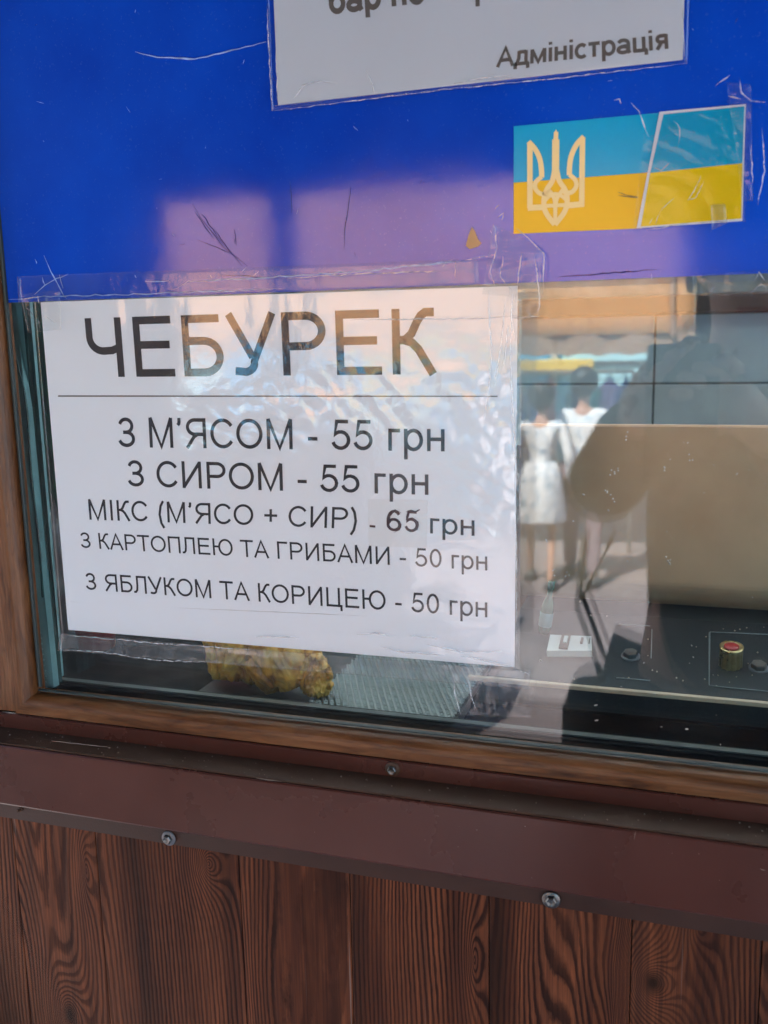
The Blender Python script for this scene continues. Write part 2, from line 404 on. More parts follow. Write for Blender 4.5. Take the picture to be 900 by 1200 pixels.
# ------------------------------------------------------------------ lettering drawn as strokes
def arc(cx, cy, rx, ry, a0, a1, n=14):
    return [(cx+rx*math.cos(R(a0+(a1-a0)*i/n)), cy+ry*math.sin(R(a0+(a1-a0)*i/n))) for i in range(n+1)]
T = .9375; B = .0625; XH = .6625
GL = {
 'Ч': (.93, [[(.74, 0), (.74, 1)], [(.16, 1), (.16, .70)]+arc(.43, .68, .27, .24, 180, 270, 8)+[(.60, .45), (.74, .50)]]),
 'Е': (.93, [[(.17, 0), (.17, 1)], [(.17, T), (.83, T)], [(.17, .53), (.79, .53)], [(.17, B), (.86, B)]]),
 'Б': (.92, [[(.17, 0), (.17, 1)], [(.17, T), (.80, T)], [(.17, .58)]+arc(.5, .32, .29, .2575, 90, -90)+[(.17, B)]]),
 'У': (.89, [[(.06, 1), (.46, .30)], [(.84, 1), (.49, .24)]+arc(.30, .20, .19, .14, 10, -80, 6)+[(.14, .08)]]),
 'Р': (.93, [[(.17, 0), (.17, 1)], [(.17, T)]+arc(.52, .70, .28, .2375, 90, -90)+[(.17, .4625)]]),
 'К': (.83, [[(.17, 0), (.17, 1)], [(.17, .52), (.32, .53), (.42, .62), (.51, .80), (.57, .89), (.64, T), (.78, T)], [(.28, .53), (.42, .49), (.53, .38), (.76, 0)]]),
 'З': (.84, [arc(.40, .72, .25, .2175, 165, -90)+[(.28, .5025)], arc(.40, .285, .29, .2225, 90, -165)]),
 'М': (1.16, [[(.17, 0), (.17, 1)], [(.99, 0), (.99, 1)], [(.17, 1), (.58, .03), (.99, 1)]]),
 '’': (.3, [[(.16, 1), (.16, .90), (.15, .82), (.10, .76)]]),
 'Я': (1.0, [[(.83, 0), (.83, 1)], [(.83, T)]+arc(.46, .70, .28, .2375, 90, 270)+[(.83, .4625)], [(.56, .46), (.42, .38), (.14, 0)]]),
 'С': (1.0, [arc(.53, .5, .41, .44, 35, 325, 24)]),
 'О': (1.08, [arc(.54, .5, .43, .44, 0, 360, 28)]),
 '-': (.46, [[(.06, .36), (.40, .36)]]),
 '5': (.775, [[(.64, T), (.24, T), (.165, .50)]+arc(.37, .33, .28, .27, 125, -165)]),
 'г': (.51, [[(.14, 0), (.14, .725)], [(.14, XH), (.48, XH)]]),
 'р': (.78, [[(.16, -.28), (.16, .725)], arc(.42, .36, .26, .31, 0, 360, 20)]),
 'н': (.77, [[(.15, 0), (.15, .725)], [(.61, 0), (.61, .725)], [(.15, .39), (.61, .39)]]),
 'И': (1.0, [[(.17, 0), (.17, 1)], [(.83, 0), (.83, 1)], [(.17, .04), (.83, .96)]]),
 'І': (.39, [[(.195, 0), (.195, 1)]]),
 '(': (.46, [[(.38, 1.02), (.24, .78), (.17, .37), (.24, -.04), (.38, -.28)]]),
 ')': (.46, [[(.08, 1.02), (.22, .78), (.29, .37), (.22, -.04), (.08, -.28)]]),
 '+': (.82, [[(.1, .5), (.72, .5)], [(.41, .2), (.41, .8)]]),
 '6': (.775, [arc(.40, .31, .26, .2475, 0, 360, 20), arc(.42, .5, .28, .4375, 40, 180)+[(.14, .33)]]),
 '0': (.775, [arc(.39, .5, .26, .44, 0, 360, 22)]),
 'Т': (.85, [[(.03, T), (.82, T)], [(.425, 0), (.425, 1)]]),
 'П': (1.0, [[(.17, 0), (.17, 1)], [(.83, 0), (.83, 1)], [(.17, T), (.83, T)]]),
 'Л': (.92, [[(.76, 0), (.76, 1)], [(.76, T), (.25, T), (.25, .45), (.22, .18), (.14, .07), (.02, B)]]),
 'Ю': (1.4, [[(.17, 0), (.17, 1)], [(.17, .53), (.5, .53)], arc(.9, .5, .39, .44, 0, 360, 26)]),
 'А': (.93, [[(.06, 0), (.465, .97), (.87, 0)], [(.2, .34), (.73, .34)]]),
 'Г': (.76, [[(.17, 0), (.17, 1)], [(.17, T), (.72, T)]]),
 'Ц': (1.03, [[(.17, 0), (.17, 1)], [(.8, 0), (.8, 1)], [(.11, B), (.98, B)], [(.92, .1), (.92, -.2)]]),
 'д': (.81, [[(.04, B), (.79, B)], [(.64, 0), (.64, .725)], [(.27, XH), (.64, XH)], [(.27, .725), (.26, .35), (.16, B)], [(.08, .1), (.08, -.2)], [(.74, .1), (.74, -.2)]]),
 'м': (.96, [[(.15, 0), (.15, .725)], [(.81, 0), (.81, .725)], [(.15, .7), (.48, .06), (.81, .7)]]),
 'і': (.31, [[(.155, 0), (.155, .725)], [(.155, .86), (.155, 1)]]),
 'с': (.70, [arc(.38, .36, .27, .31, 45, 315, 16)]),
 'т': (.64, [[(.03, XH), (.61, XH)], [(.32, 0), (.32, .725)]]),
 'а': (.78, [arc(.37, .49, .25, .17, 160, 0, 8)+[(.62, .12), (.68, 0)], arc(.36, .20, .25, .15, 20, 360, 16), [(.4, .36), (.62, .36)]]),
 'ц': (.79, [[(.15, 0), (.15, .725)], [(.60, 0), (.60, .725)], [(.1, B), (.76, B)], [(.71, .1), (.71, -.18)]]),
 'я': (.75, [[(.6, 0), (.6, .725)], [(.6, XH)]+arc(.34, .51, .17, .1525, 90, 270, 8)+[(.6, .3575)], [(.38, .36), (.14, 0)]]),
 'б': (.80, [arc(.41, .31, .27, .26, 0, 360, 18), [(.14, .32), (.15, .6), (.22, .78), (.36, .87), (.64, .96)]]),
 'п': (.75, [[(.15, 0), (.15, .725)], [(.60, 0), (.60, .725)], [(.15, XH), (.60, XH)]]),
 'о': (.78, [arc(.39, .36, .27, .31, 0, 360, 18)]),
 ' ': (.39, []),
}
def stroke_quads(pts, wd):
    pts = [Vector((p[0], p[1])) for p in pts]; closed = (pts[0]-pts[-1]).length < 1e-4
    n = len(pts); L = []; Rr = []
    for i in range(n):
        if closed:
            a, b = pts[(i-1) % (n-1)], pts[(i+1) % (n-1)] if i < n-1 else pts[1]
            if i == 0: a = pts[n-2]
        else: a, b = pts[max(i-1, 0)], pts[min(i+1, n-1)]
        d1 = (pts[i]-a); d2 = (b-pts[i])
        if d1.length < 1e-6: d1 = d2
        if d2.length < 1e-6: d2 = d1
        d1.normalize(); d2.normalize(); t = d1+d2
        if t.length < .3: t = d1
        t.normalize(); nn = Vector((-t.y, t.x)); k = min(1/max(.45, nn.dot(Vector((-d1.y, d1.x)))), 1.6)
        L.append(pts[i]+nn*wd/2*k); Rr.append(pts[i]-nn*wd/2*k)
    return L, Rr
def write(name, text, TL, TR, BR, BL, Y, mat, parent, wd=.125, th=.00012, trim=True, space=.0):
    adv = []; x = 0
    for ch in text: adv.append(x); x += GL[ch][0]+space
    first = min(p[0] for s in GL[text[0]][1] for p in s)-wd/2
    last = adv[-1]+max(p[0] for s in GL[text[-1]][1] for p in s)+wd/2
    P = [at(p[0], p[1], Y) for p in (TL, TR, BR, BL)]
    V = []; F = []; k = 0
    for ch, ax in zip(text, adv):
        for s in GL[ch][1]:
            L, Rr = stroke_quads(s, wd); n = len(L); b = len(V); k += 1
            off = -(k % 4)*.000012
            for s2 in (0, 1):
                for side in (L, Rr):
                    for q in side:
                        u = (q.x+ax-first)/(last-first); v = q.y
                        top = P[0].lerp(P[1], u); bot = P[3].lerp(P[2], u)
                        p = bot+(top-bot)*v; V.append(p+Vector((0, off+th*s2, 0)))
            for i in range(n-1):
                F.append((b+i, b+i+1, b+n+i+1, b+n+i)); c = b+2*n
                F.append((c+i, c+n+i, c+n+i+1, c+i+1))
                F.append((b+i, c+i, c+i+1, b+i+1)); F.append((b+n+i, b+n+i+1, c+n+i+1, c+n+i))
            F.append((b, b+n, c+n, c)); F.append((b+n-1, c+n-1, c+2*n-1, b+2*n-1))
    return obj(name, V, F, mat, parent)

# ================================================================== THE KIOSK WALL AND WINDOW
XL, XR = -1.0, .95
# --- window frame: left jamb and bottom rail
fr = thing('window_frame', 'brown wood-look window frame around the glass, mitred at the lower left corner', 'window frame', (0, 0, CZ-.23))
zr = at(450, 853, 0).z
def bead(n=9, depth=.020, h=.0):  # rounded bead outline from the glass outwards
    return [(math.sin(math.pi/2*i/n)*depth, 1-math.cos(math.pi/2*i/n)) for i in range(n+1)]
FD = .012
zb = zat(888, -FD)
prof = [(.004, zr)]+[(-.002-math.sin(t)*(FD-.002), zr-.001-(1-math.cos(t))*.007) for t in [math.pi/2*i/7 for i in range(8)]]+[(-FD, zb), (.004, zb)]
xj = -.4105
def sweep_frame(name, prof, axis, a0, a1, mat, mitre):
    """prof in (depth, distance from the glass edge); ends cut at 45 degrees"""
    V = []; F = []; n = len(prof)
    for e in (0, 1):
        for y, d in prof:
            if axis == 'x': V.append((xj-d if e == 0 else a1, y, zr-d))
            else: V.append((xj-d, y, zr-min(d, zr-zb) if e == 0 else a1))
    for k in range(n): F.append((k, (k+1) % n, n+(k+1) % n, n+k))
    F.append(tuple(range(n))); F.append(tuple(n+k for k in range(n-1, -1, -1)))
    bm = bmesh.new(); vs = [bm.verts.new(v) for v in V]
    for f in F: bm.faces.new([vs[i] for i in f])
    return from_bm(name, bm, mat, fr)
pd = [(y, zr-z) for y, z in prof]
sweep_frame('bottom_rail', pd, 'x', 0, XR, M['rail'], 1)
sweep_frame('side_jamb', pd[:-2]+[(-FD, zr-zb-.0012), (-FD, .07), (.004, .07)], 'z', 0, CZ+.45, M['jamb'], 1)
box('far_jamb', (XR, -FD, zb), (XR+.05, .004, CZ+.45), M['jamb'], fr, .003)
box('top_rail', (xj, -FD, CZ+.425), (XR, .004, CZ+.4595), M['rail'], fr, .003)
gk = box('glazing_gasket', (xj, -.0035, zr+.0002), (XR, -.0005, zr+.0014), M['gasket'], fr, .0004)
gk2 = box('glazing_gasket', (xj+.0002, -.0034, zr+.003), (xj+.0022, -.0006, CZ+.4), M['gasket'], fr, .0006)
# --- panes
g1 = tag(box('window_pane', (xj-.004, 0, zr-.004), (XR, .004, CZ+.43), M['glass']), 'large clear front window pane carrying the blue film, the menu and the flag', 'window pane')
ip = thing('inner_pane', 'clear sliding inner pane with pale green edges behind the menu sign', 'window pane', (0, .03, zr))
pL = at(28, 360, .03); pB = at(67, 790, .03)
ixl = (pL.x+pB.x)/2; izb = at(450, 838, .03).z
box('sheet', (ixl, .03, izb), (XR, .034, CZ+.4), M['glass'], ip)
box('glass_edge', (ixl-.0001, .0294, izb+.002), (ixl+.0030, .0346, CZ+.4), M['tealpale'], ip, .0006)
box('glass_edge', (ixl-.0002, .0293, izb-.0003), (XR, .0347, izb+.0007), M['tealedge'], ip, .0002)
box('sliding_track', (ixl-.02, .026, izb-.006), (XR, .040, izb-.0008), M['black'], ip, .001)
# --- seal strips at the left between the panes
sp = thing('glass_spacer', 'teal grey seal strip standing between the panes at the left jamb', 'seal strip', (0, .008, zr))
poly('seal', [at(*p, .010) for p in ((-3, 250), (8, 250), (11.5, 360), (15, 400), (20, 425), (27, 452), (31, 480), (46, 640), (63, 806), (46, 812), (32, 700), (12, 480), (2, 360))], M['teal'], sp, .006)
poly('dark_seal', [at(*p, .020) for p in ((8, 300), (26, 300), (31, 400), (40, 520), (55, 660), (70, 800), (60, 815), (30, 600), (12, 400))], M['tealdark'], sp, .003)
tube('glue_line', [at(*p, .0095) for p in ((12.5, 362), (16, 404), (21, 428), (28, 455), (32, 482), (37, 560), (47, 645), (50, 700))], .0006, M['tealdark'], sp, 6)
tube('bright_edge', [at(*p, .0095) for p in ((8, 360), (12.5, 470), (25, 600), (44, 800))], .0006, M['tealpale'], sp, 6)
beads = bmesh.new()
for i in range(46):
    t = i/45; p = at(21+t*34+random.uniform(-.6, .6), 520+t*285, .0096)
    bmesh.ops.create_icosphere(beads, subdivisions=1, radius=.0007, matrix=Matrix.Translation(p))
stuff(from_bm('foam_beads', beads, M['tealpale'], sp, True))
# --- sill of the inside, dark
box('inner_sill', (xj-.06, .0045, zr-.03), (XR, .05, izb-.0065), M['black'], ip)

# --- flashing: brown folded sheet under the window
fl = thing('sill_flashing', 'folded glossy brown metal flashing running below the window frame', 'flashing', (0, -.035, zat(970)))
z1 = zb-.0003; z2 = zat(909, -.0138); z3 = zat(931, -.034); z4 = zat(1013, -.038); z5 = zat(1030, -.0275)
WY = -.025
extrude_x('upper_lip', [(-.0130, z1), (-.0138, z1-.0006), (-.0138, z2+.0002), (-.011, z2+.0002), (-.011, z1)], XL, XR, M['brown'], fl)
extrude_x('sloping_ledge', [(-.0132, z2), (-.0335, z3+.0004), (-.0340, z3+.0001), (-.0340, z3-.0006), (-.0132, z2-.0012)], XL, XR, M['brown_ledge'], fl)
extrude_x('front_face', [(-.0335, z3-.0008), (-.0352, z3-.0008), (-.0358, z3-.0016), (-.0382, z4+.001), (-.0378, z4), (-.036, z4), (-.0325, z3-.0022)], XL, XR, M['brown'], fl)
extrude_x('bottom_lip', [(-.0365, z4-.0002), (-.0290, z4-.0010), (-.0277, z5), (-.0264, z5), (-.027, z4+.001), (-.0355, z4+.0008)], XL, XR, M['brown_lip'], fl)
def screw(px, py, Y, r, mat, washer, name='screw'):
    p = at(px, py, Y); t = bpy.data.objects.new(name, None); t.location = p
    col.objects.link(t); t.parent = fl; t.location = p-fl.location
    Mx = Matrix.Rotation(R(90), 4, 'X') @ Matrix.Rotation(random.uniform(-.1, .1), 4, 'Y')
    def sub(nm, prof, m, n=24, sm=True):
        o = lathe(nm, prof, m, None, n, Mx, sm); o.parent = t; return o
    sub('washer', [(r*.5, .0), (r, 0), (r*1.02, .0005), (r*.9, .0010), (r*.5, .0013)], washer)
    o = sub('head', [(r*.62, .0012), (r*.62, .0028), (r*.5, .0034), (r*.2, .0030)], mat, 6, False)
    return t
screw(198, 982, -.0288, .0048, M['bolt'], M['pole'])
screw(646, 1054, -.0288, .0050, M['bolt'], M['bolt'])
screw(460, 901, -.0139, .0044, M['bolt'], M['brown_ledge'])
screw(25, 948, -.0288, .0016, M['brown_ledge'], M['brown_ledge'])
# --- wall of laminate boards
wl = thing('wall_cladding', 'dark rosewood laminate boards cladding the kiosk wall under the flashing', 'wall', (0, WY, 0))
xs = [-1.0, -.86, -.73, -.60, -.4745]
for px in (28, 122, 285, 412, 573, 740, 893): xs.append(at(px, 1110, WY).x)
xs += [at(1040, 1110, WY).x+.0*k for k in (0,)]+[.19+.125*k for k in range(6)]+[.95]
lamsel = [0, 0, 1, 0, 1, 2, 1, 3, 0, 2]
bzt = z4-.004; order = [2, 0, 1, 2, 1, 2, 1, 0, 3, 2, 0]
for i in range(len(xs)-1):
    a, b = xs[i]+.0002, xs[i+1]-.0002
    bm = bmesh.new(); add_box(bm, (a, WY, -.03), (b, WY+.012, bzt), .0007, 2)
    o = from_bm('board', bm, LAM[order[(i+8) % 11]], wl)
box('backing', (XL, WY+.0125, -.03), (XR, 0.02, z1-.02), M['black'], wl)

# ================================================================== BLUE FILM, SIGNS, STICKERS
zf = CZ+.0286
film = thing('blue_film', 'glossy ultramarine vinyl film covering the upper part of the window', 'window film', (0, -.001, zf))
box('vinyl', (at(8, 336).x, -.0009, zf), (XR, -.0002, CZ+.43), M['blue'], film)
# scratches and tears that belong to the film
def scratch(name, pts, r, mat, Y=-.00115, par=film, jit=.0):
    out = []
    for i in range(len(pts)-1):
        a, b = Vector(pts[i]), Vector(pts[i+1]); k = max(2, int((b-a).length/7))
        for j in range(k):
            p = a.lerp(b, j/k); out.append(at(p.x+random.uniform(-jit, jit), p.y+random.uniform(-jit, jit), Y))
    out.append(at(*pts[-1], Y))
    n = len(out); rr = [r*(.25+.75*min(1, 4*min(i, n-1-i)/n))*random.uniform(.6, 1.3) for i in range(n)]
    return tube(name, out, rr, mat, par, 5)
SCR = simple('scuffed_vinyl', (.30, .42, .75, 1), .4, var=.4, vscale=200)
DSC = simple('dark_scratch', (.004, .018, .2, 1), .3, var=.3)
scratch('scratch', [(158, 61), (185, 67), (228, 69), (265, 61), (312, 49)], .00045, SCR, jit=.6)
for pts in (((226, 240), (240, 262), (262, 290), (290, 312)), ((232, 282), (255, 290), (275, 300)), ((228, 248), (250, 280)), ((250, 268), (272, 298), (284, 312)), ((236, 250), (262, 288)), ((275, 268), (277, 288)), ((276, 278), (275, 286))):
    scratch('scratch', pts, .0002, DSC, jit=.8)
for pts in (((411, 220), (405, 260), (403, 292)), ((340, 212), (342, 250)), ((255, 322), (330, 326)), ((655, 325), (700, 321), (770, 316)),):
    scratch('scratch', pts, .0003 if pts[0][0] > 600 else .0002, DSC, jit=.7)
for pts in (((52, 300), (60, 318), (72, 340), (78, 350)), ((69, 322), (74, 338)), ((40, 345), (60, 330), (80, 321)), ((41, 304), (43, 309)), ((50, 325), (53, 335)), ((158, 323), (160, 326)), ((170, 330), (198, 329)), ((200, 341), (220, 330), (300, 326), (420, 318), (480, 312), (530, 305)), ((480, 313), (540, 306)), ((5, 352), (60, 347), (150, 345), (260, 341), (330, 338))):
    scratch('scratch', pts, .00035, SCR, jit=.9)
for i in range(34):
    x = random.uniform(10, 890); y = random.uniform(10, 330); a = random.uniform(0, 6.28); l = random.uniform(2, 9)
    scratch('scratch', ((x, y), (x+l*math.cos(a), y+l*math.sin(a))), .00014, random.choice((SCR, SCR, DSC)))
poly('torn_spot', [at(*p, -.00125) for p in ((553, 266), (556, 270), (560, 280), (564, 285), (560, 289), (550, 292), (546, 288), (549, 276))], simple('torn_backing', (.55, .3, .13, 1), .5), film, .0003)
# --- menu sign
sg = thing('menu_sign', 'white paper menu headed ЧЕБУРЕК with prices, in a shiny plastic sleeve below the blue film', 'menu sign', (0, -.0015, at(340, 760).z))
PY = -.0016
slab('paper', [at(47.5, 354, PY), at(606.5, 335, PY), at(603, 782, PY), at(80, 738, PY)], M['paper'], sg, .0003)
LY = PY-.00018
write('heading_lettering', 'ЧЕБУРЕК', (99, 373), (513, 360.5), (514, 438.5), (105, 442), LY, M['ink'], sg, .128)
slab('ruled_line', [at(68, 463.3, LY), at(583, 463.8, LY), at(583, 465.2, LY), at(68, 465, LY)], M['greyink'], sg, .0001)
write('price_lettering', 'З М’ЯСОМ - 55 грн', (137, 489), (521, 493), (521, 529), (139, 524), LY, M['ink'], sg, .12)
write('price_lettering', 'З СИРОМ - 55 грн', (148, 539), (502, 547), (502, 580), (150, 570), LY, M['ink'], sg, .12)
write('price_lettering', 'МІКС (М’ЯСО + СИР)', (103, 585), (419, 595), (418, 620), (105, 609), LY, M['ink'], sg, .115)
write('price_lettering', 'грн', (504, 600.5), (556, 603), (556, 628), (504, 625), LY, M['ink'], sg, .12)
write('price_lettering', 'З КАРТОПЛЕЮ ТА ГРИБАМИ - 50 грн', (93, 623.5), (571, 646), (571, 668.5), (95, 642), LY, M['ink'], sg, .115)
write('price_lettering', 'З ЯБЛУКОМ ТА КОРИЦЕЮ - 50 грн', (99, 671), (571, 699.5), (571, 723.5), (101, 691), LY, M['ink'], sg, .115)
slab('price_patch', [at(431, 585, LY), at(501, 586, LY), at(500, 642, LY), at(432, 640, LY)], M['patchpaper'], sg, .00016)
L2 = LY-.00008
write('patch_lettering', '-', (432, 601), (441, 601.5), (441, 626), (432, 625), L2, M['pen'], sg, .11)
write('patch_lettering', '6', (453, 597), (470, 598), (470, 623), (453, 622), L2, M['pen'], sg, .13)
write('patch_lettering', '5', (474, 598), (490, 599), (490, 624), (474, 623), L2, M['pen'], sg, .13)
for pts in (((456, 612), (457, 604), (463, 598), (470, 601)), ((455, 615), (459, 609), (465, 609), (470, 614), (468, 621), (462, 624)), ((477, 601), (476, 609), (483, 607), (490, 612), (489, 620), (481, 623), (476, 620))):
    scratch('pen_stroke', pts, .0005, M['pen'], L2-.0002, sg, .3)
scratch('pen_stroke', ((476, 600), (482, 598), (487, 600), (492, 597)), .0006, M['pen'], L2-.0002, sg)
for a, b in (((80, 705), (96, 706)), ((200, 712), (430, 722))):
    scratch('paper_crease', (a, b), .00018, M['paper2'], LY, sg)
# sleeve: grid with pulled wrinkles
def sleeve_disp(p, u, v):
    sm_ = lambda x: max(0, min(1, x))
    d = .0008*noise.noise(Vector((p.x*14, 3.1, p.z*14)))
    e = min(1, u*8)*min(1, (1-u)*8)*min(1, v*8)
    # pulled, crackled zone: a diagonal band through the upper right and down the right edge
    m1 = sm_(1-abs((v-.24)-(.85-u)*.28)*6)*sm_((u-.25)*3)
    m2 = sm_((u-.86)*9)*sm_((v-.15)*5)*sm_((.75-v)*4)
    m3 = sm_(1-v*9)
    d += (m1*.42+m2*.65)*(.0010*abs(noise.noise(Vector((p.x*75+p.z*40, 1.7, p.z*55))))+.0005*noise.noise(Vector((p.x*170, 6.1, p.z*150))))
    d += m3*.0006*noise.noise(Vector((p.x*90, 5.5, p.z*45)))
    bot = sm_((v-.9)*10)
    d += bot*.0008*noise.noise(Vector((p.x*30, 9.5, p.z*110)))
    return d*(.35+.65*e)-.0012
slab('plastic_sleeve', [at(41, 352, PY-.001), at(612, 333, PY-.001), at(609, 795, PY-.001), at(74, 749, PY-.001)], M['sleeve'], sg, .00018, 230, 170, sleeve_disp, True)
for pts in (((418, 744), (440, 742), (463, 746)), ((480, 745), (505, 747), (512, 749)), ((500, 755), (540, 764), (588, 763)), ((540, 768), (580, 777), (600, 781)), ((446, 758), (470, 764), (520, 768)), ((600, 340), (598, 420), (603, 520), (605, 640), (606, 770)), ((572, 340), (573, 370), (576, 410), (572, 460), (567, 490)), ((592, 350), (588, 400), (580, 450)), ((596, 380), (590, 430)), ((410, 375), (480, 374), (570, 373), (607, 370)), ((300, 746), (350, 747))):
    scratch('crease_glint', pts, .00042 if pts[0][1] > 700 else .0003, M['crease'], -.0046, sg, .5)
# --- strips of tape
def tape(label, px, Y, amp=.0006, mat='tape', nu=50, nv=14, th=.0001, seed=0, extra=()):
    t = thing('clear_tape', label, 'tape', at(px[0][0], px[0][1], Y))
    def dsp(p, u, v):
        n1 = noise.noise(Vector((p.x*90+seed, seed, p.z*60))); n2 = noise.noise(Vector((p.x*45, seed+4, p.z*150)))
        return -(abs(n1)*amp+abs(n2)*amp*.8)
    slab('strip', [at(*q, Y) for q in px], M[mat], t, th, nu, nv, dsp, True)
    for pts in extra: scratch('crease_glint', pts, .0003, M['crease'], Y-amp*.6-.0003, t, .8)
    return t
tape('hazy clear tape strip along the bottom edge of the menu sign', [(70, 742), (622, 786), (620, 808), (68, 762)], -.0056, .0006, 'hazetape', 90, 8, seed=2, extra=[((75, 744), (200, 755), (300, 762)), ((68, 762), (120, 764), (180, 774), (260, 776))])
tape('long clear tape strip over the joint of blue film and menu sign', [(20, 318+6), (560, 303), (562, 334), (22, 356)], -.0058, .00025, 'tape', 90, 8, seed=5, extra=[((330, 326), (420, 321), (530, 317)), ((534, 305), (533, 325))])
tape('crumpled clear tape knot under the lower left corner of the flag sticker', [(578, 262), (636, 290), (636, 350), (566, 345)], -.0066, .0028, 'tape', 40, 40, seed=9, extra=[((578, 262), (583, 290), (574, 318), (580, 335)), ((606, 268), (625, 285), (637, 297), (637, 345)), ((590, 300), (586, 325), (600, 340)), ((612, 295), (608, 320), (605, 338)), ((627, 297), (630, 330), (632, 352)), ((573, 300), (560, 302), (545, 305)), ((583, 255), (590, 250), (588, 258)), ((585, 240), (580, 245))])
tape('narrow clear tape tail hanging below the crumpled knot beside the menu', [(596, 330), (634, 330), (631, 372), (600, 372)], -.0060, .0012, 'tape', 20, 20, seed=12, extra=[((601, 345), (599, 375), (604, 400)), ((631, 340), (632, 358), (629, 366)), ((600, 372), (632, 371))])
tape('wrinkled clear tape at the upper right corner of the flag sticker', [(852, 96), (880, 99), (882, 236), (870, 234)], -.0048, .0007, 'tape', 20, 50, seed=15, extra=[((838, 101), (848, 93), (855, 88)), ((866, 90), (868, 108), (880, 118), (897, 120)), ((852, 112), (868, 116)), ((893, 150), (896, 200), (888, 240)), ((880, 170), (882, 215)), ((720, 118), (726, 116), (728, 122)), ((740, 120), (748, 130), (760, 160))])
tape('small square of cloudy tape over the lower right edge of the flag', [(833, 240), (850, 239), (852, 262), (834, 270)], -.0042, .0003, 'hazetape', 6, 6, seed=3)
tape('short clear tape corner holding the menu sign at the upper left', [(24, 345), (70, 340), (72, 386), (33, 390)], -.0062, .001, 'tape', 20, 20, seed=22, extra=[((30, 360), (36, 366), (40, 370)), ((32, 366), (38, 374)), ((44, 372), (46, 384)), ((25, 350), (45, 348), (46, 356)), ((55, 372), (66, 379))])
tape('crinkled clear tape end at the right edge just under the blue film', [(812, 322), (903, 315), (903, 345), (812, 348)], -.0022, .0012, 'tape', 40, 14, seed=31, extra=[((884, 330), (890, 318), (897, 330)), ((880, 344), (892, 332), (898, 338)), ((832, 343), (838, 336))])
tape('torn clear tape piece between the menu sign and the window frame rail', [(528, 782), (630, 795), (622, 842), (534, 838)], -.0030, .0006, 'tape', 40, 20, seed=41, extra=[((530, 785), (533, 812), (540, 838)), ((548, 790), (552, 815), (557, 830)), ((600, 782), (616, 788), (622, 793))])
# --- notice at the top
nt = thing('notice_sheet', 'grey white notice in a clear sleeve at the top, signed Адміністрація', 'notice', at(560, 100))
NY = -.0018
nTLx, nTRx = at(326, 123, NY), at(800, 70, NY)
up = Vector((0, 0, .10)); ax = (nTRx-nTLx).normalized(); upn = Vector((-ax.z, 0, ax.x))
slab('paper', [nTLx+upn*.12, nTRx+upn*.12, nTRx, nTLx], M['paper3'], nt, .0003)
write('signature_lettering', 'Адміністрація', (582, 56.5), (782, 33), (783.5, 57), (581, 79), NY-.0002, M['greyink'], nt, .185)
write('notice_lettering', 'бар по', (384, -19), (497, -30), (499, 3), (386, 16), NY-.0002, M['greyink'], nt, .2)
write('notice_lettering', 'р', (556, -37), (574, -39), (575, -4), (557, -2), NY-.0002, M['greyink'], nt, .2)
def nd(p, u, v): return -.001+.0012*noise.noise(Vector((p.x*22, 2, p.z*22)))-max(0, v-.7)*.003*abs(noise.noise(Vector((p.x*40, 8, p.z*40))))
sTL, sTR = at(319.5, 130, NY-.001), at(805.5, 74, NY-.001)
slab('plastic_sleeve', [sTL+upn*.125, sTR+upn*.125, sTR, sTL], M['sleeve'], nt, .00015, 110, 50, nd, True)
for pts in (((320, 130), (400, 120), (520, 105), (660, 91), (805, 74)), ((313, 10), (315, 60), (319, 130)), ((323, 60), (325, 100), (326, 122)), ((345, 115), (355, 100), (375, 95), (395, 98)), ((430, 82), (437, 100), (438, 110)), ((800, 10), (801, 45), (802, 68)), ((532, 98), (560, 92), (600, 88))):
    scratch('crease_glint', pts, .0003, M['crease'], -.0040, nt, .6)
# --- flag sticker with its emblem
fg = thing('flag_sticker', 'blue and yellow flag sticker with gold trident stuck on the blue film', 'flag sticker', at(602, 273))
FY = -.0013
slab('blue_stripe', [at(602, 148, FY), at(775, 132, FY), at(768, 201.3, FY), at(602, 214, FY)], M['cyan'], fg, .0003)
slab('yellow_stripe', [at(602, 214.2, FY), at(768, 201.5, FY), at(752, 267.5, FY), at(602, 274, FY)], M['yellow'], fg, .0003)
def crop(x, y): return (600+x/3, 120+y/3)
def emb(strokes, wd):
    V = []; F = []
    for k, (s, w_) in enumerate(strokes):
        w_ *= 1.22
        L, Rr = stroke_quads(s, w_); n = len(L); b = len(V)
        for q in L+Rr: V.append(at(*crop(q.x, q.y), FY-.00025-(k % 5)*.000015))
        for q in L+Rr: V.append(at(*crop(q.x, q.y), FY-.00005))
        c = b+2*n
        for i in range(n-1):
            F += [(b+i, b+i+1, b+n+i+1, b+n+i), (b+i, c+i, c+i+1, b+i+1), (b+n+i, b+n+i+1, c+n+i+1, c+n+i)]
    return V, F
def sm(pts, n=5):
    out = []
    P = [Vector(p) for p in pts]
    for i in range(len(P)-1):
        p0, p1, p2, p3 = P[max(i-1, 0)], P[i], P[i+1], P[min(i+2, len(P)-1)]
        for j in range(n):
            t = j/n
            out.append(tuple(.5*((2*p1)+(-p0+p2)*t+(2*p0-5*p1+4*p2-p3)*t*t+(-p0+3*p1-3*p2+p3)*t**3)))
    out.append(tuple(P[-1])); return out
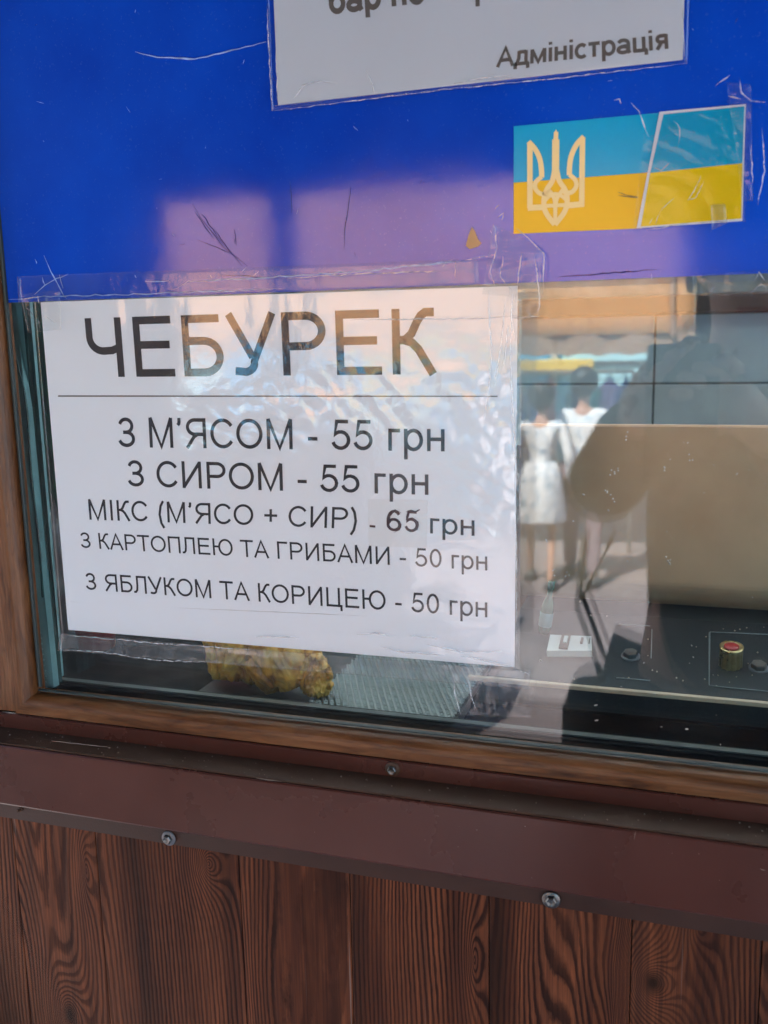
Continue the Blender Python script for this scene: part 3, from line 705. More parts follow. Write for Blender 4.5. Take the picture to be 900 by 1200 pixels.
ST = [([(63, 140), (63, 372)], 16), ([(55, 371), (122, 368)], 17), ([(248, 122), (245, 366)], 16), ([(253, 357), (182, 364)], 17),
      (sm([(58, 138), (82, 165), (98, 200), (104, 240), (104, 264)]), 15), (sm([(104, 262), (84, 280), (82, 302), (98, 320), (122, 322), (138, 308)]), 13),
      (sm([(253, 120), (226, 150), (208, 190), (202, 232), (202, 256)]), 15), (sm([(202, 254), (222, 272), (226, 294), (212, 314), (190, 318), (172, 304)]), 13),
      ([(154, 130), (153, 240)], 21), ([(155, 104), (154, 132)], 13), (sm([(150, 236), (142, 275), (122, 308), (112, 345), (118, 385), (150, 430)]), 15),
      (sm([(157, 236), (166, 275), (186, 306), (194, 340), (186, 382), (151, 430)]), 15), (sm([(112, 350), (130, 330), (152, 322), (176, 330), (194, 346)]), 11),
      (sm([(132, 312), (150, 345), (152, 425)]), 11), (sm([(178, 308), (156, 345), (151, 425)]), 11), ([(122, 364), (182, 361)], 11)]
V, F = emb(ST, 15)
V2 = V
obj('trident_emblem', V, F, M['gold'], fg)
o = poly('emblem_tip', [at(*crop(*p), FY-.0003) for p in ((155, 95), (162, 110), (160, 130), (148, 130), (147, 110))], M['gold'], fg, .0002)
fo = thing('flag_scrap', 'second scrap of flag under wrinkled plastic with white border, right of the trident', 'flag sticker', at(750, 268))
F2 = FY-.0006
slab('white_border', [at(773, 131, F2), at(874, 122, F2), at(870, 259, F2), at(746, 267.5, F2)], M['white_print'], fo, .0002)
slab('blue_stripe', [at(777.5, 134, F2-.0003), at(872.5, 124.5, F2-.0003), at(870, 191, F2-.0003), at(762, 202.5, F2-.0003)], M['cyan2'], fo, .0002)
slab('yellow_stripe', [at(762, 202.7, F2-.0003), at(870, 191.3, F2-.0003), at(868.5, 256, F2-.0003), at(751, 265.5, F2-.0003)], M['yellow2'], fo, .0002)
slab('plastic_cover', [at(757, 133, F2-.001), at(876, 121, F2-.001), at(873, 262, F2-.001), at(742, 270, F2-.001)], M['tape2'], fo, .00012, 50, 50,
     lambda p, u, v: -.0005-abs(noise.noise(Vector((p.x*70+p.z*60, 3, p.z*40-p.x*30))))*.0006, True)
for pts in (((790, 142), (797, 150), (795, 170)), ((785, 190), (775, 200), (767, 197)), ((822, 205), (812, 225), (806, 236)), ((825, 212), (815, 232), (805, 234)), ((768, 262), (775, 245), (790, 232)), ((760, 264), (765, 255)), ((757, 270), (800, 262), (868, 258))):
    scratch('crease_glint', pts, .00022, M['crease'], F2-.0022, fo, .6)
scratch('staple_mark', ((724, 225), (735, 229), (748, 231)), .0002, M['greyink'], FY-.0003, fg)
scratch('staple_mark', ((724, 229), (748, 232)), .00015, M['greyink'], FY-.0003, fg)
# --- dirt on the outer pane
sb = bmesh.new()
for i in range(40):
    x = random.uniform(630, 898); y = random.uniform(500, 880)
    r = random.choice((.0002, .0003, .0005)); p = at(x, y, -.0001)
    Mx = Matrix.Translation(p) @ Matrix.Rotation(random.uniform(0, 3), 4, 'Y') @ Matrix.Diagonal((1, .4, random.uniform(1, 2.6), 1))
    bmesh.ops.create_icosphere(sb, subdivisions=1, radius=r, matrix=Mx)
for x, y in ((665, 672), (650, 672), (712, 574), (723, 553), (718, 555), (780, 551), (735, 511), (717, 584), (810, 537), (783, 656), (787, 659)):
    for k in range(3):
        bmesh.ops.create_icosphere(sb, subdivisions=1, radius=.0005, matrix=Matrix.Translation(at(x+random.uniform(-3, 3), y+random.uniform(-5, 5), -.0001)))
ds = from_bm('dirt_specks', sb, simple('pale_dirt', (.42, .38, .33, 1), .6, var=.7, vscale=300), None); stuff(ds)
ds['label'] = 'tiny dried splashes on the lower right of the window pane'

# ================================================================== INSIDE THE KIOSK
# room shell
RX0, RX1, RY = -1.3, 1.3, .80
rf = thing('kiosk_shell', 'body of the food kiosk round the window: side wall, floor, low back wall and a roof sheet added to pass light', 'kiosk', (0, .8, 0))
box('floor', (RX0, .03, .10), (RX1, 2.2, .2), M['innerwhite'], rf)
box('side_wall', (RX0-.05, 0.03, 0), (RX0, 2.2, 2.6), M['innerwhite'], rf)
box('back_wall', (RX0, 2.2, 0), (RX1, 2.25, .9), M['innerwhite'], rf)  # unseen; kept low so sky light reaches the room
box('roof', (RX0-.1, -.0, 2.6), (RX1+.1, 2.3, 2.61), M['opal'], rf)
box('front_wall', (RX0-.05, -.030, 0), (XL-.001, .029, 2.6), M['soffit'], rf)
box('front_wall', (XR+.0505, -.030, 0), (RX1, .029, 2.6), M['soffit'], rf)
box('front_wall', (XL, .0, CZ+.46), (XR, .029, 2.6), M['soffit'], rf)
box('front_wall', (XL, -FD+.002, z1-.02), (xj-.0702, .029, CZ+.4598), M['brown'], rf, .002)
# tiled partition seen through the glass
tw = thing('tiled_wall', 'grey tiled wall at the back of the kiosk behind the steel cooker', 'wall', (0, RY, 1.0))
TS = .20; tx = at(766, 449, RY).x; tz = at(800, 449.5, RY).z
ztop = at(860, 366, RY).z
box('grout_bed', (-.9, RY+.006, .9), (RX1, RY+.05, ztop), M['grout'], tw)
tm = None
for i in range(-5, 6):
    for j in range(-3, 1):
        x0 = tx+i*TS; zz = tz+j*TS
        if x0+TS > RX1 or x0 < -.9: continue
        h = TS if j < 0 else ztop-tz
        bm = bmesh.new(); add_box(bm, (x0+.0012, RY, zz+.0012), (x0+TS-.0012, RY+.008, zz+h-.0012), .0008, 1)
        from_bm('tile', bm, M['tile'][(i*3+j*5) % 3], tw)
box('wood_beam', (-.9, RY-.012, ztop+.0004), (RX1, RY+.05, at(860, 343, RY).z), M['beam'], tw, .002)
box('plaster_band', (-.9, RY, at(860, 343, RY).z+.0004), (RX1, RY+.05, 1.95), M['plaster'], tw)
# cooker
ck = thing('steel_cooker', 'brushed steel cooker with a dark control panel behind the glass on the right', 'cooker', (.1, .2, 1.2))
SY = .21
st = at(800, 498, SY); sbm = at(724, 694, SY)
x0c = at(610, 600, SY).x
zb_ = at(724, 712, SY).z
extrude_x('steel_back', [(SY+.0045, st.z-.01), (SY+.0035, st.z), (SY+.0010, st.z-.0003), (SY, st.z-.0015)]+[(SY+.022*(1-math.cos(t)), zb_+.022*(1-math.sin(t))) for t in [math.pi/2*i/12 for i in range(13)]]+[(SY+.024, zb_-.001)], x0c, .5, M['steel'], ck)
pt0 = at(600, 724, .195); pb0 = at(600, 793, .105)
ztp = at(750, 722, .195).z; zbt = at(750, 808, .105).z
box('glow_plate', (x0c-.06, SY+.031, ztp-.03), (.5, SY+.035, st.z-.02), simple('amber_glow_paint', (.20, .10, .035, 1), .4), ck)  # added plate; its amber stands in for glow below the steel
slp = Vector((0, .195-.105, ztp-zbt)); nrm = Vector((0, -slp.z, slp.y)).normalized()
PX0 = at(588, 760, .12).x
extrude_x('control_panel', [(.105, zbt), (.195, ztp), (.245, ztp+.0005), (.245, ztp-.02), (.11, zbt-.02)], PX0, .5, M['slate'], ck)
box('cream_trim', (PX0-.02, .100, zbt-.0028), (.5, .1045, zbt+.0002), M['cream'], ck, .0006)
box('cabinet_body', (PX0-.02, .11, .3), (.5, .6, zbt-.022), M['black'], ck)
def onpanel(px, py):
    d = ray(px, py); p0 = Vector((0, .105, zbt)); t = (p0-CAMP).dot(nrm)/d.dot(nrm); return CAMP+d*t
sdir = slp.normalized()
def pmat(p, spin=0):
    z = nrm; x = Vector((1, 0, 0)); y = z.cross(x)
    return Matrix.Translation(p) @ Matrix((x, y, z)).transposed().to_4x4() @ Matrix.Rotation(spin, 4, 'Z')
for px, py, spin in ((739, 769, .3), (889, 783, .2)):
    p = onpanel(px, py)
    b = lathe('bolt', [(.0050, .0006), (.0050, .0036), (.0045, .004), (.002, .0038)], M['bolt'], ck, 6, pmat(p, spin), False)
    wsh = lathe('washer', [(.0065, 0), (.0065, .0006), (.005, .0008)], M['pole'], ck, 20, pmat(p))
p = onpanel(856, 779); kn = bpy.data.objects.new('knob', None); col.objects.link(kn); kn.parent = ck; kn.location = p-ck.location
def ksub(nm, prof, mt, n, sm_=False):
    V_ = lathe(nm, prof, mt, None, n, pmat(Vector((0, 0, 0))), sm_); V_.parent = kn; return V_
kb = bmesh.new()
n = 36; ring = []
for z_, k_ in ((.0, 1.0), (.003, 1), (.0125, .97), (.0132, .9)):
    ring.append([kb.verts.new(pmat(Vector((0, 0, 0))) @ Vector((math.cos(2*math.pi*i/n)*.0076*k_*(1 if i % 3 else .93), math.sin(2*math.pi*i/n)*.0076*k_*(1 if i % 3 else .93), z_))) for i in range(n)])
for a, b in zip(ring, ring[1:]):
    for i in range(n): kb.faces.new((a[i], a[(i+1) % n], b[(i+1) % n], b[i]))
kb.faces.new(ring[-1])
o = from_bm('knurled_body', kb, M['brass'], None); o.parent = kn
ksub('rim', [(.0076, .0130), (.0078, .0142), (.0068, .0148), (.0055, .0143)], M['brass'], 28, True)
ksub('red_cap', [(.0050, .0142), (.0046, .0149), (.002, .0152)], M['red'], 24, True)
def panel_line(pts):
    P = [onpanel(*q)+nrm*.0004 for q in pts]; tube('engraved_line', P, .00035, simple_line, ck, 4)
simple_line = simple('pale_line', (.22, .26, .26, 1), .5)
panel_line(((832, 741), (831, 804), (902, 811))); panel_line(((832, 741), (902, 744)))
panel_line(((726, 732), (762, 734))); panel_line(((764, 738), (763, 772))); panel_line(((722, 795), (762, 798))); panel_line(((831, 742), (831, 803)))
lb = bmesh.new()
for i in range(30):
    q = onpanel(random.uniform(725, 898), random.uniform(732, 812)); bmesh.ops.create_icosphere(lb, subdivisions=1, radius=random.choice((.0004, .0006)), matrix=Matrix.Translation(q+nrm*.0003))
stuff(from_bm('crumbs', lb, M['cream'], ck))
# white latch plate
q = [onpanel(641, 771), onpanel(645, 752), onpanel(693, 754), onpanel(694, 771)]
lp = thing('latch_plate', 'small white plastic latch plate lying on the dark panel right of the menu', 'latch plate', q[0])
bm = bmesh.new(); vs = [bm.verts.new(v+nrm*.001) for v in q]+[bm.verts.new(v+nrm*.006) for v in q]
for f in ((0, 1, 2, 3), (7, 6, 5, 4), (0, 4, 5, 1), (1, 5, 6, 2), (2, 6, 7, 3), (3, 7, 4, 0)): bm.faces.new([vs[i] for i in f])
from_bm('plate', bm, M['whiteplastic'], lp)
for (a, b, mt, h) in (((655, 754), (669, 769), 'beam', .0075), ((660, 757), (666, 764), 'whiteplastic', .0085), ((680, 757), (684, 763), 'beam', .0072), ((690, 757), (692, 763), 'beam', .0072)):
    c0, c1 = onpanel(a[0], b[1]), onpanel(b[0], a[1])
    bm = bmesh.new(); vv = [c0, Vector((c1.x, c0.y, c0.z)), c1, Vector((c0.x, c1.y, c1.z))]
    vs = [bm.verts.new(v+nrm*.0055) for v in vv]+[bm.verts.new(v+nrm*h) for v in vv]
    for f in ((0, 1, 2, 3), (7, 6, 5, 4), (0, 4, 5, 1), (1, 5, 6, 2), (2, 6, 7, 3), (3, 7, 4, 0)): bm.faces.new([vs[i] for i in f])
    from_bm('latch', bm, M[mt], lp)
# small bottle standing behind
pbot = onpanel(637, 742)
bt = thing('sauce_bottle', 'tiny green bottle with teal label beside the menu edge', 'bottle', pbot)
Mz = Matrix.Translation(pbot) @ Matrix.Rotation(R(8), 4, 'Y') @ Matrix.Diagonal((.75, .75, .95, 1))
lathe('bottle_body', [(.0055, 0), (.0062, .003), (.0062, .020), (.005, .026), (.0028, .030), (.0028, .036)], M['green'], bt, 20, Mz)
lathe('label_band', [(.0064, .006), (.0065, .0062), (.0065, .017), (.0064, .0172)], M['teal'], bt, 20, Mz)
lathe('cap', [(.0034, .0355), (.0036, .036), (.0036, .041), (.003, .042)], M['green'], bt, 16, Mz)
# tray with wire mesh
tz0 = zat(838, .060, 470)
ty0, ty1 = .052, .26; tx0, tx1 = at(236, 800, .08).x, at(538, 800, .08).x
tr = thing('wire_tray', 'silvery wire mesh tray under the fried pastry below the menu', 'tray', ((tx0+tx1)/2, .15, tz0))
box('rim', (tx0, ty0, tz0-.004), (tx1, ty0+.003, tz0+.003), M['mesh'], tr, .001)
box('rim', (tx0, ty1, tz0-.004), (tx1, ty1+.003, tz0+.003), M['mesh'], tr, .001)
box('tray_base', (tx0, ty0, tz0-.012), (tx1, ty1, tz0-.0045), simple('blue_grey_tray', (.012, .02, .022, 1), .4), tr)
wb = bmesh.new(); mx0 = at(372, 800, .08).x; stp = .0044; ang = R(24)
wx0, wx1 = mx0, tx1
k = wx0-.25
def clip(p, d):
    ts = []
    lo, hi = -1e9, 1e9
    for c, dd, a, b in ((p.x, d.x, wx0, wx1), (p.y, d.y, ty0+.003, ty1)):
        t0, t1 = (a-c)/dd, (b-c)/dd
        lo = max(lo, min(t0, t1)); hi = min(hi, max(t0, t1))
    return lo, hi
cen = Vector(((wx0+wx1)/2, (ty0+ty1)/2, tz0))
for fam, a in ((0, ang), (1, ang+R(90))):
    d = Vector((math.cos(a), math.sin(a), 0)); nn = Vector((-d.y, d.x, 0))
    for i in range(-60, 61):
        p = cen+nn*(i*stp); lo, hi = clip(p, d)
        if hi-lo < .004: continue
        A, Bq = p+d*lo, p+d*hi; rr = .0009; zz = fam*.0014
        vs = [wb.verts.new(Vector((q.x, q.y, q.z+zz))+o_) for q in (A, Bq) for o_ in (nn*rr, Vector((0, 0, rr)), -nn*rr, Vector((0, 0, -rr)))]
        for j in range(4): wb.faces.new((vs[j], vs[(j+1) % 4], vs[4+(j+1) % 4], vs[4+j]))
stuff(from_bm('wire_mesh', wb, M['mesh'], tr))
# pastries
def pastry(name, label, px, py, Y, sx, sy, sz, seed, tilt):
    base = at(px, py, Y); base.z = max(base.z, tz0+.002)
    t = thing(name, label, 'pastry', base, 'fried pastries on the tray')
    bm = bmesh.new(); bmesh.ops.create_icosphere(bm, subdivisions=6, radius=1)
    for v in bm.verts:
        d = v.co.normalized()
        f = 1+.18*noise.noise(d*1.7+Vector((seed, 0, 0)))+.12*(1-abs(noise.noise(d*3.4+Vector((0, seed, 0)))*2))+.05*noise.noise(d*9+Vector((seed, seed, 0)))
        # folds
        f -= .16*max(0, math.sin(d.x*6+d.z*2.5+seed+2*noise.noise(d*2)))**5
        f -= .10*abs(noise.noise(Vector((d.x*6, d.y*6, d.z*2.2+seed))))
        v.co = Vector((d.x*sx, d.y*sy, d.z*sz))*f
        if v.co.z < -sz*.75: v.co.z = -sz*.75
    bmesh.ops.transform(bm, matrix=Matrix.Translation(base+Vector((0, 0, sz*.75))) @ Matrix.Rotation(tilt, 4, 'Y'), verts=bm.verts)
    from_bm('crust', bm, M['dough'], t, True)
    # crimped rim
    pts = []; 
    for i in range(40):
        a = R(-20+220*i/39); pts.append(base+Vector((math.cos(a)*sx*1.02, -sy*.35+.002*math.sin(i*2.1), sz*.75+math.sin(a)*sz*1.02+.0012*math.sin(i*1.7))))
    tube('crimped_rim', pts, [.0022+.001*math.sin(i*1.3) for i in range(40)], M['dough'], t, 8)
pastry('fried_pastry', 'golden crumpled fried pastry at the left end of the wire mesh', 287, 822, .095, .024, .022, .036, 1.3, .15)
pastry('fried_pastry', 'browner folded fried pastry leaning right over the wire mesh', 333, 828, .085, .024, .018, .031, 5.1, -.35)
pastry('fried_pastry', 'small broken piece of fried pastry at the right end of the heap', 373, 828, .075, .010, .010, .016, 8.8, .2)
# red, magenta, green and white things
pr = at(108, 800, .12); t = thing('red_cup', 'dark red cup standing in the shade left of the pastry', 'cup', (pr.x, .12, tz0))
lathe('cup_body', [(.014, 0), (.017, .02), (.018, .042), (.0168, .042), (.015, .02), (.012, .003)], M['darkred'], t, 28, Matrix.Translation((pr.x, .13, tz0+.001)))
pr = at(250, 775, .12); t = thing('magenta_box', 'small magenta carton half hidden behind the fried pastry', 'carton', (pr.x, .2, tz0))
box('carton', (pr.x-.007, .12, tz0+.001), (pr.x+.012, .15, tz0+.05), simple('magenta_card', (.65, .02, .14, 1), .5), t, .001)
a, b = at(40, 400, .14), at(66, 610, .14)
bm = bmesh.new(); W_ = 14; H_ = 30; vs = []
for j in range(H_+1):
    for i in range(W_+1):
        x = a.x-.10+(.18)*i/W_; z = b.z+(a.z+.16-b.z)*j/H_
        vs.append(bm.verts.new((x, .16+.012*math.sin(i*1.3+j*.12)+.006*noise.noise(Vector((i*.4, j*.3, 0))), z)))
for j in range(H_):
    for i in range(W_): q = j*(W_+1)+i; bm.faces.new((vs[q], vs[q+1], vs[q+W_+2], vs[q+W_+1]))
bmesh.ops.solidify(bm, geom=bm.faces[:], thickness=.002)
t = tag(from_bm('green_cloth', bm, M['greencloth'], None, True), 'dark green cloth hanging inside behind the left glass edge', 'cloth')
bc = at(70, 670, .15); bm = bmesh.new(); bmesh.ops.create_icosphere(bm, subdivisions=5, radius=1)
for v in bm.verts:
    d = v.co.normalized(); f = 1+.25*noise.noise(d*2.2)+.08*abs(noise.noise(d*6)); v.co = Vector((d.x*.035, d.y*.03, d.z*.065))*f+Vector((bc.x, .17, bc.z-.01))
tag(from_bm('plastic_bag', bm, M['bag'], None, True), 'pale grey plastic bag inside, below the green cloth at the left', 'plastic bag')
ctop = tz0-.0125
tag(box('serving_counter', (-.9, .052, 1.0), (PX0-.021, .5, ctop), M['black'], None, .002), 'black counter inside the window that carries the mesh tray', 'counter')

# ================================================================== THE STREET MIRRORED IN THE GLASS
gr = structure(box('street_pavement', (-40, -60, -.3), (40, 40, 0), M['paver']))
gr.name = 'pavement'
structure(box('kiosk_step', (-1.5, -1.5, .0), (1.5, -.036, .12), simple('concrete_step', (.32, .31, .30, 1), .9, var=.2, vscale=6), None, .01))
# canopy over the window
cn = thing('kiosk_canopy', 'dark flat canopy projecting over the kiosk window on two posts', 'canopy', (0, -.6, 0))
fz = mir(500, 213, 1.15).z
box('roof_panel', (-1.8, -1.25, 2.45), (1.5, .0-.002, 2.50), M['soffit'], cn)
box('fascia', (-1.8, -1.2, fz), (1.5, -1.15, 2.448), M['soffit'], cn, .01)
pxa, pxb = mir(318, 300, 1.17).x, mir(345, 300, 1.17).x
box('post', (pxa, -1.19, 0), (pxb, -1.16, fz-.001), M['pole'], cn, .004)
box('side_screen', (-1.8, -1.19, 0), (mir(192, 300, 1.17).x, -1.16, fz-.001), M['soffit'], cn, .004)
box('added_dark_panel', (mir(818, 300, 1.17).x, -1.19, 0), (mir(818, 300, 1.17).x+.3, -1.16, fz-.001), M['soffit'], cn, .004)  # added to block the bright street mirrored beside the head
# market tent with orange awning
AY = 6.0
x0, x1 = mir(150, 300, AY).x, mir(817, 320, AY).x
zv1 = mir(700, 392, AY).z; zv0 = mir(700, 418, AY).z
zt = mir(700, 130, AY+1.6).z
mt = thing('market_tent', 'orange market awning with tan valance mirrored in the window glass', 'awning', ((x0+x1)/2, -AY, 0))
def aw(x0, x1, par):
    bm = bmesh.new(); nu, nv = 40, 14; g = []
    for j in range(nv+1):
        for i in range(nu+1):
            u, v_ = i/nu, j/nv
            g.append(bm.verts.new((x0+(x1-x0)*u, -AY-1.6*v_, zv1+(zt-zv1)*v_-.06*math.sin(math.pi*v_)*abs(math.sin(u*math.pi*4)))))
    for j in range(nv):
        for i in range(nu): q = j*(nu+1)+i; bm.faces.new((g[q], g[q+1], g[q+nu+2], g[q+nu+1]))
    bmesh.ops.solidify(bm, geom=bm.faces[:], thickness=.004)
    from_bm('cloth_roof', bm, M['awning'], par, True)
    bm = bmesh.new(); g = []; nu = 160
    for i in range(nu+1):
        u = i/nu; x = x0+(x1-x0)*u; y = -AY-.01+.02*math.sin(u*90)
        zl = zv0+.02*abs(math.sin(u*math.pi*24)); g.append((bm.verts.new((x, y, zv1)), bm.verts.new((x, y, zl))))
    for a_, b_ in zip(g, g[1:]): bm.faces.new((a_[0], b_[0], b_[1], a_[1]))
    bmesh.ops.solidify(bm, geom=bm.faces[:], thickness=.003)
    from_bm('valance', bm, M['valance'], par, True)
x0 = mir(60, 300, AY).x
aw(x0, x1, mt)
seam = mir(790, 350, AY).x
tube('seam_rope', [(seam, -AY+.03, zv1-.02), (seam-.05, -AY-.7, (zv1+zt)/2-.02)], .02, M['valance'], mt)
for x in (x0+.1, x1-.05):
    tube('tent_pole', [(x, -AY-.05, 0), (x, -AY-.05, zv1)], .03, M['pole'], mt, 10)
    tube('tent_pole', [(x, -AY-1.55, 0), (x, -AY-1.55, zt)], .03, M['pole'], mt, 10)
# added near-black stall and crates that darken the mirrored street on the left
dx = mir(395, 600, 3.0).x
ks_ = thing('blocker_stall', 'added near-black stall before the awning that darkens the reflection behind the menu letters', 'market stall', (dx-1.2, -3.3, 0))
DK = simple('near_black_board', (.007, .009, .009, 1), .9)  # near-black keeps the added stall and crates dark in sun
DK.node_tree.nodes['Principled BSDF'].inputs['Specular IOR Level'].default_value = .1
box('stall_body', (dx-2.4, -3.8, .0), (dx, -3.0, 1.30), DK, ks_, .01)
box('stall_roof', (dx-2.5, -3.9, 1.302), (dx+.03, -2.95, 1.36), DK, ks_, .01)
for i in range(6): box('board', (dx-2.38+i*.395, -2.999, .05), (dx-2.0+i*.395, -2.98, 1.28), DK, ks_, .004)
cxx = mir(512, 800, 2.9).x
for i, (zz, lab) in enumerate(((0, 'lower added near-black crate widening the dark reflection'), (.33, 'upper added near-black crate widening the dark reflection'))):
    c_ = thing('crate', lab, 'crate', ((dx+cxx)/2, -2.9, zz))
    for k in range(3): box('slat', (dx+.04, -2.9, zz+.01+k*.105), (cxx, -2.885, zz+.10+k*.105), DK, c_, .003)
    box('crate_body', (dx+.05, -3.3, zz+.005), (cxx-.01, -2.902, zz+.322), DK, c_, .003)
# turquoise shop row
SYY = 9.5
sx0, sx1 = mir(150, 500, SYY).x, mir(1000, 500, SYY).x
sz = mir(700, 380, SYY).z
sh = thing('shop_row', 'turquoise market shops with pale shutters and yellow signboard mirrored beyond the awning', 'shops', (0, -SYY-1, 0))
box('wall', (sx0-4, -SYY-3, 0), (sx1+4, -SYY, sz+2.2), M['turq'], sh)
x = sx0-3.5; i = 0
while x < sx1+3:
    box('shutter', (x, -SYY+.001, .3), (x+1.1, -SYY+.05, sz-.25), M['shutter'] if i % 2 else simple('sky_blue_door', (.06, .45, .88, 1), .4), sh)
    for k in range(4): box('shutter_bar', (x-.01, -SYY+.051, .5+k*.42), (x+1.11, -SYY+.08, .54+k*.42), M['whiteplastic'] if k % 2 else M['pole'], sh)
    box('door_post', (x+1.14, -SYY+.001, .0), (x+1.2, -SYY+.09, sz+.1), M['whiteplastic'], sh)
    x += 1.25; i += 1
ya, yb = mir(500, 424, SYY-.4), mir(692, 440, SYY-.4)
box('signboard', (ya.x-1, -SYY+.1, yb.z), (yb.x, -SYY+.16, ya.z), M['yellowpaint'], sh, .01)
# people -------------------------------------------------------------
def skinned(name, verts, edges, radii, mat, parent, sub=2):
    me = bpy.data.meshes.new(name); me.from_pydata([tuple(v) for v in verts], edges, []); me.materials.append(mat)
    o = bpy.data.objects.new(name, me); col.objects.link(o)
    o.parent = parent; o.location = -parent.location
    md = o.modifiers.new('skin', 'SKIN'); md.use_smooth_shade = True
    if not me.skin_vertices: return o
    for i, r in enumerate(radii):
        sv = me.skin_vertices[0].data[i]; sv.radius = (r, r) if isinstance(r, (int, float)) else r; sv.use_root = (i == 0)
    s = o.modifiers.new('sub', 'SUBSURF'); s.levels = sub; s.render_levels = sub
    return o
def person(label, base, J, top, low, hairm, h=1.7, facing=1, skirt=None, slim=1):
    t = thing('person', label, 'person', base)
    ks = ['pelvis', 'belly', 'chest', 'neck', 'chin', 'head', 'crown', 'shL', 'elL', 'wrL', 'haL', 'shR', 'elR', 'wrR', 'haR', 'hipL', 'knL', 'anL', 'toL', 'hipR', 'knR', 'anR', 'toR']
    idx = {k: i for i, k in enumerate(ks)}
    E_ = [('pelvis', 'belly'), ('belly', 'chest'), ('chest', 'neck'), ('neck', 'chin'), ('chin', 'head'), ('head', 'crown'), ('chest', 'shL'), ('shL', 'elL'), ('elL', 'wrL'), ('wrL', 'haL'), ('chest', 'shR'), ('shR', 'elR'), ('elR', 'wrR'), ('wrR', 'haR'),
          ('pelvis', 'hipL'), ('hipL', 'knL'), ('knL', 'anL'), ('anL', 'toL'), ('pelvis', 'hipR'), ('hipR', 'knR'), ('knR', 'anR'), ('anR', 'toR')]
    k = h/1.7
    rad = {'pelvis': .12, 'belly': .11, 'chest': .125, 'neck': .052, 'chin': .062, 'head': .082, 'crown': .062, 'shL': .058, 'elL': .042, 'wrL': .027, 'haL': .032, 'hipL': .085, 'knL': .055, 'anL': .036, 'toL': .035}
    for q in list(rad):
        if q.endswith('L'): rad[q[:-1]+'R'] = rad[q]
    skinned('body', [J[q] for q in ks], [(idx[a_], idx[b_]) for a_, b_ in E_], [rad[q]*k*(slim if q not in ('head', 'crown', 'chin') else .95) for q in ks], M['skin'], t)
    ta = ['belly0', 'belly', 'chest', 'collar', 'shL', 'elL', 'wrL', 'shR', 'elR', 'wrR']
    J2 = dict(J); J2['belly0'] = J['pelvis']+Vector((0, 0, -.04)); J2['collar'] = J['neck']+Vector((0, 0, -.03))
    r2 = {'belly0': .145, 'belly': .14, 'chest': .15, 'collar': .07, 'shL': .066, 'elL': .056, 'wrL': .042, 'shR': .08, 'elR': .06, 'wrR': .042}
    i2 = {q: i for i, q in enumerate(ta)}
    skinned('jacket', [J2[q] for q in ta], [(i2[a_], i2[b_]) for a_, b_ in (('belly0', 'belly'), ('belly', 'chest'), ('chest', 'collar'), ('chest', 'shL'), ('shL', 'elL'), ('elL', 'wrL'), ('chest', 'shR'), ('shR', 'elR'), ('elR', 'wrR'))], [r2[q]*k*slim for q in ta], top, t)
    if skirt:
        p = J['pelvis']; lathe('skirt', [(.13*k, .1), (.17*k, 0), (.22*k, -.35*k), (.215*k, -.36*k), (.12*k, .09)], skirt, t, 24, Matrix.Translation(p))
    else:
        tb = ['pelvis', 'hipL', 'knL', 'anL', 'hipR', 'knR', 'anR']; i3 = {q: i for i, q in enumerate(tb)}
        r3 = {'pelvis': .14, 'hipL': .10, 'knL': .072, 'anL': .055, 'hipR': .10, 'knR': .072, 'anR': .055}
        skinned('trousers', [J[q] for q in tb], [(i3[a_], i3[b_]) for a_, b_ in (('pelvis', 'hipL'), ('hipL', 'knL'), ('knL', 'anL'), ('pelvis', 'hipR'), ('hipR', 'knR'), ('knR', 'anR'))], [r3[q]*k for q in tb], low, t)
    # hair cap and face
    hc = J['head']+Vector((0, -.022*facing, .045))
    bm = bmesh.new(); bmesh.ops.create_icosphere(bm, subdivisions=4, radius=.101*k)
    for v in bm.verts:
        d = v.co.normalized(); v.co *= 1+.05*noise.noise(d*5)
        if facing < 0: v.co = Vector((v.co.x*1.05, v.co.y*1.05+.01, v.co.z*(1.45 if d.z < 0 else 1)))
        if d.y*facing > .35 and d.z < .35: v.co *= .78
        if d.z < -.2 and facing > 0: v.co.z *= .8
    bmesh.ops.transform(bm, matrix=Matrix.Translation(hc), verts=bm.verts)
    from_bm('hair', bm, hairm, t, True)
    fy = .082*facing*k
    for s in (-1, 1):
        bm = bmesh.new(); bmesh.ops.create_icosphere(bm, subdivisions=2, radius=.011*k, matrix=Matrix.Translation(J['head']+Vector((s*.032*k, fy*.95, -.005)))); from_bm('eye', bm, M['whiteplastic'], t, True)
        bm = bmesh.new(); bmesh.ops.create_icosphere(bm, subdivisions=2, radius=.022*k, matrix=Matrix.Translation(J['head']+Vector((s*.085*k, 0, -.015))) @ Matrix.Diagonal((.4, .7, 1.3, 1))); from_bm('ear', bm, M['skin'], t, True)
        # fingers
        hp, wp = J['haL' if s < 0 else 'haR'], J['wrL' if s < 0 else 'wrR']; d = (hp-wp).normalized(); side = d.orthogonal().normalized()
        for f in range(4):
            b0 = hp+side*((f-1.5)*.017*k); ln = (.055, .065, .06, .045)[f]*k
            tube('finger', [b0, b0+d*ln*.5, b0+d*ln+Vector((0, 0, -.012))], [.009*k, .008*k, .006*k], M['skin'], t, 8)
        b0 = wp.lerp(hp, .5)-side*.02*k; tube('thumb', [b0, b0-side*.025*k+d*.02, b0-side*.03*k+d*.045], [.011*k, .009*k, .007*k], M['skin'], t, 8)
    nb = J['head']+Vector((0, fy, -.025)); tube('nose', [nb+Vector((0, -.012*facing, .03)), nb+Vector((0, .014*facing, -.008))], [.007*k, .013*k], M['skin'], t, 8)
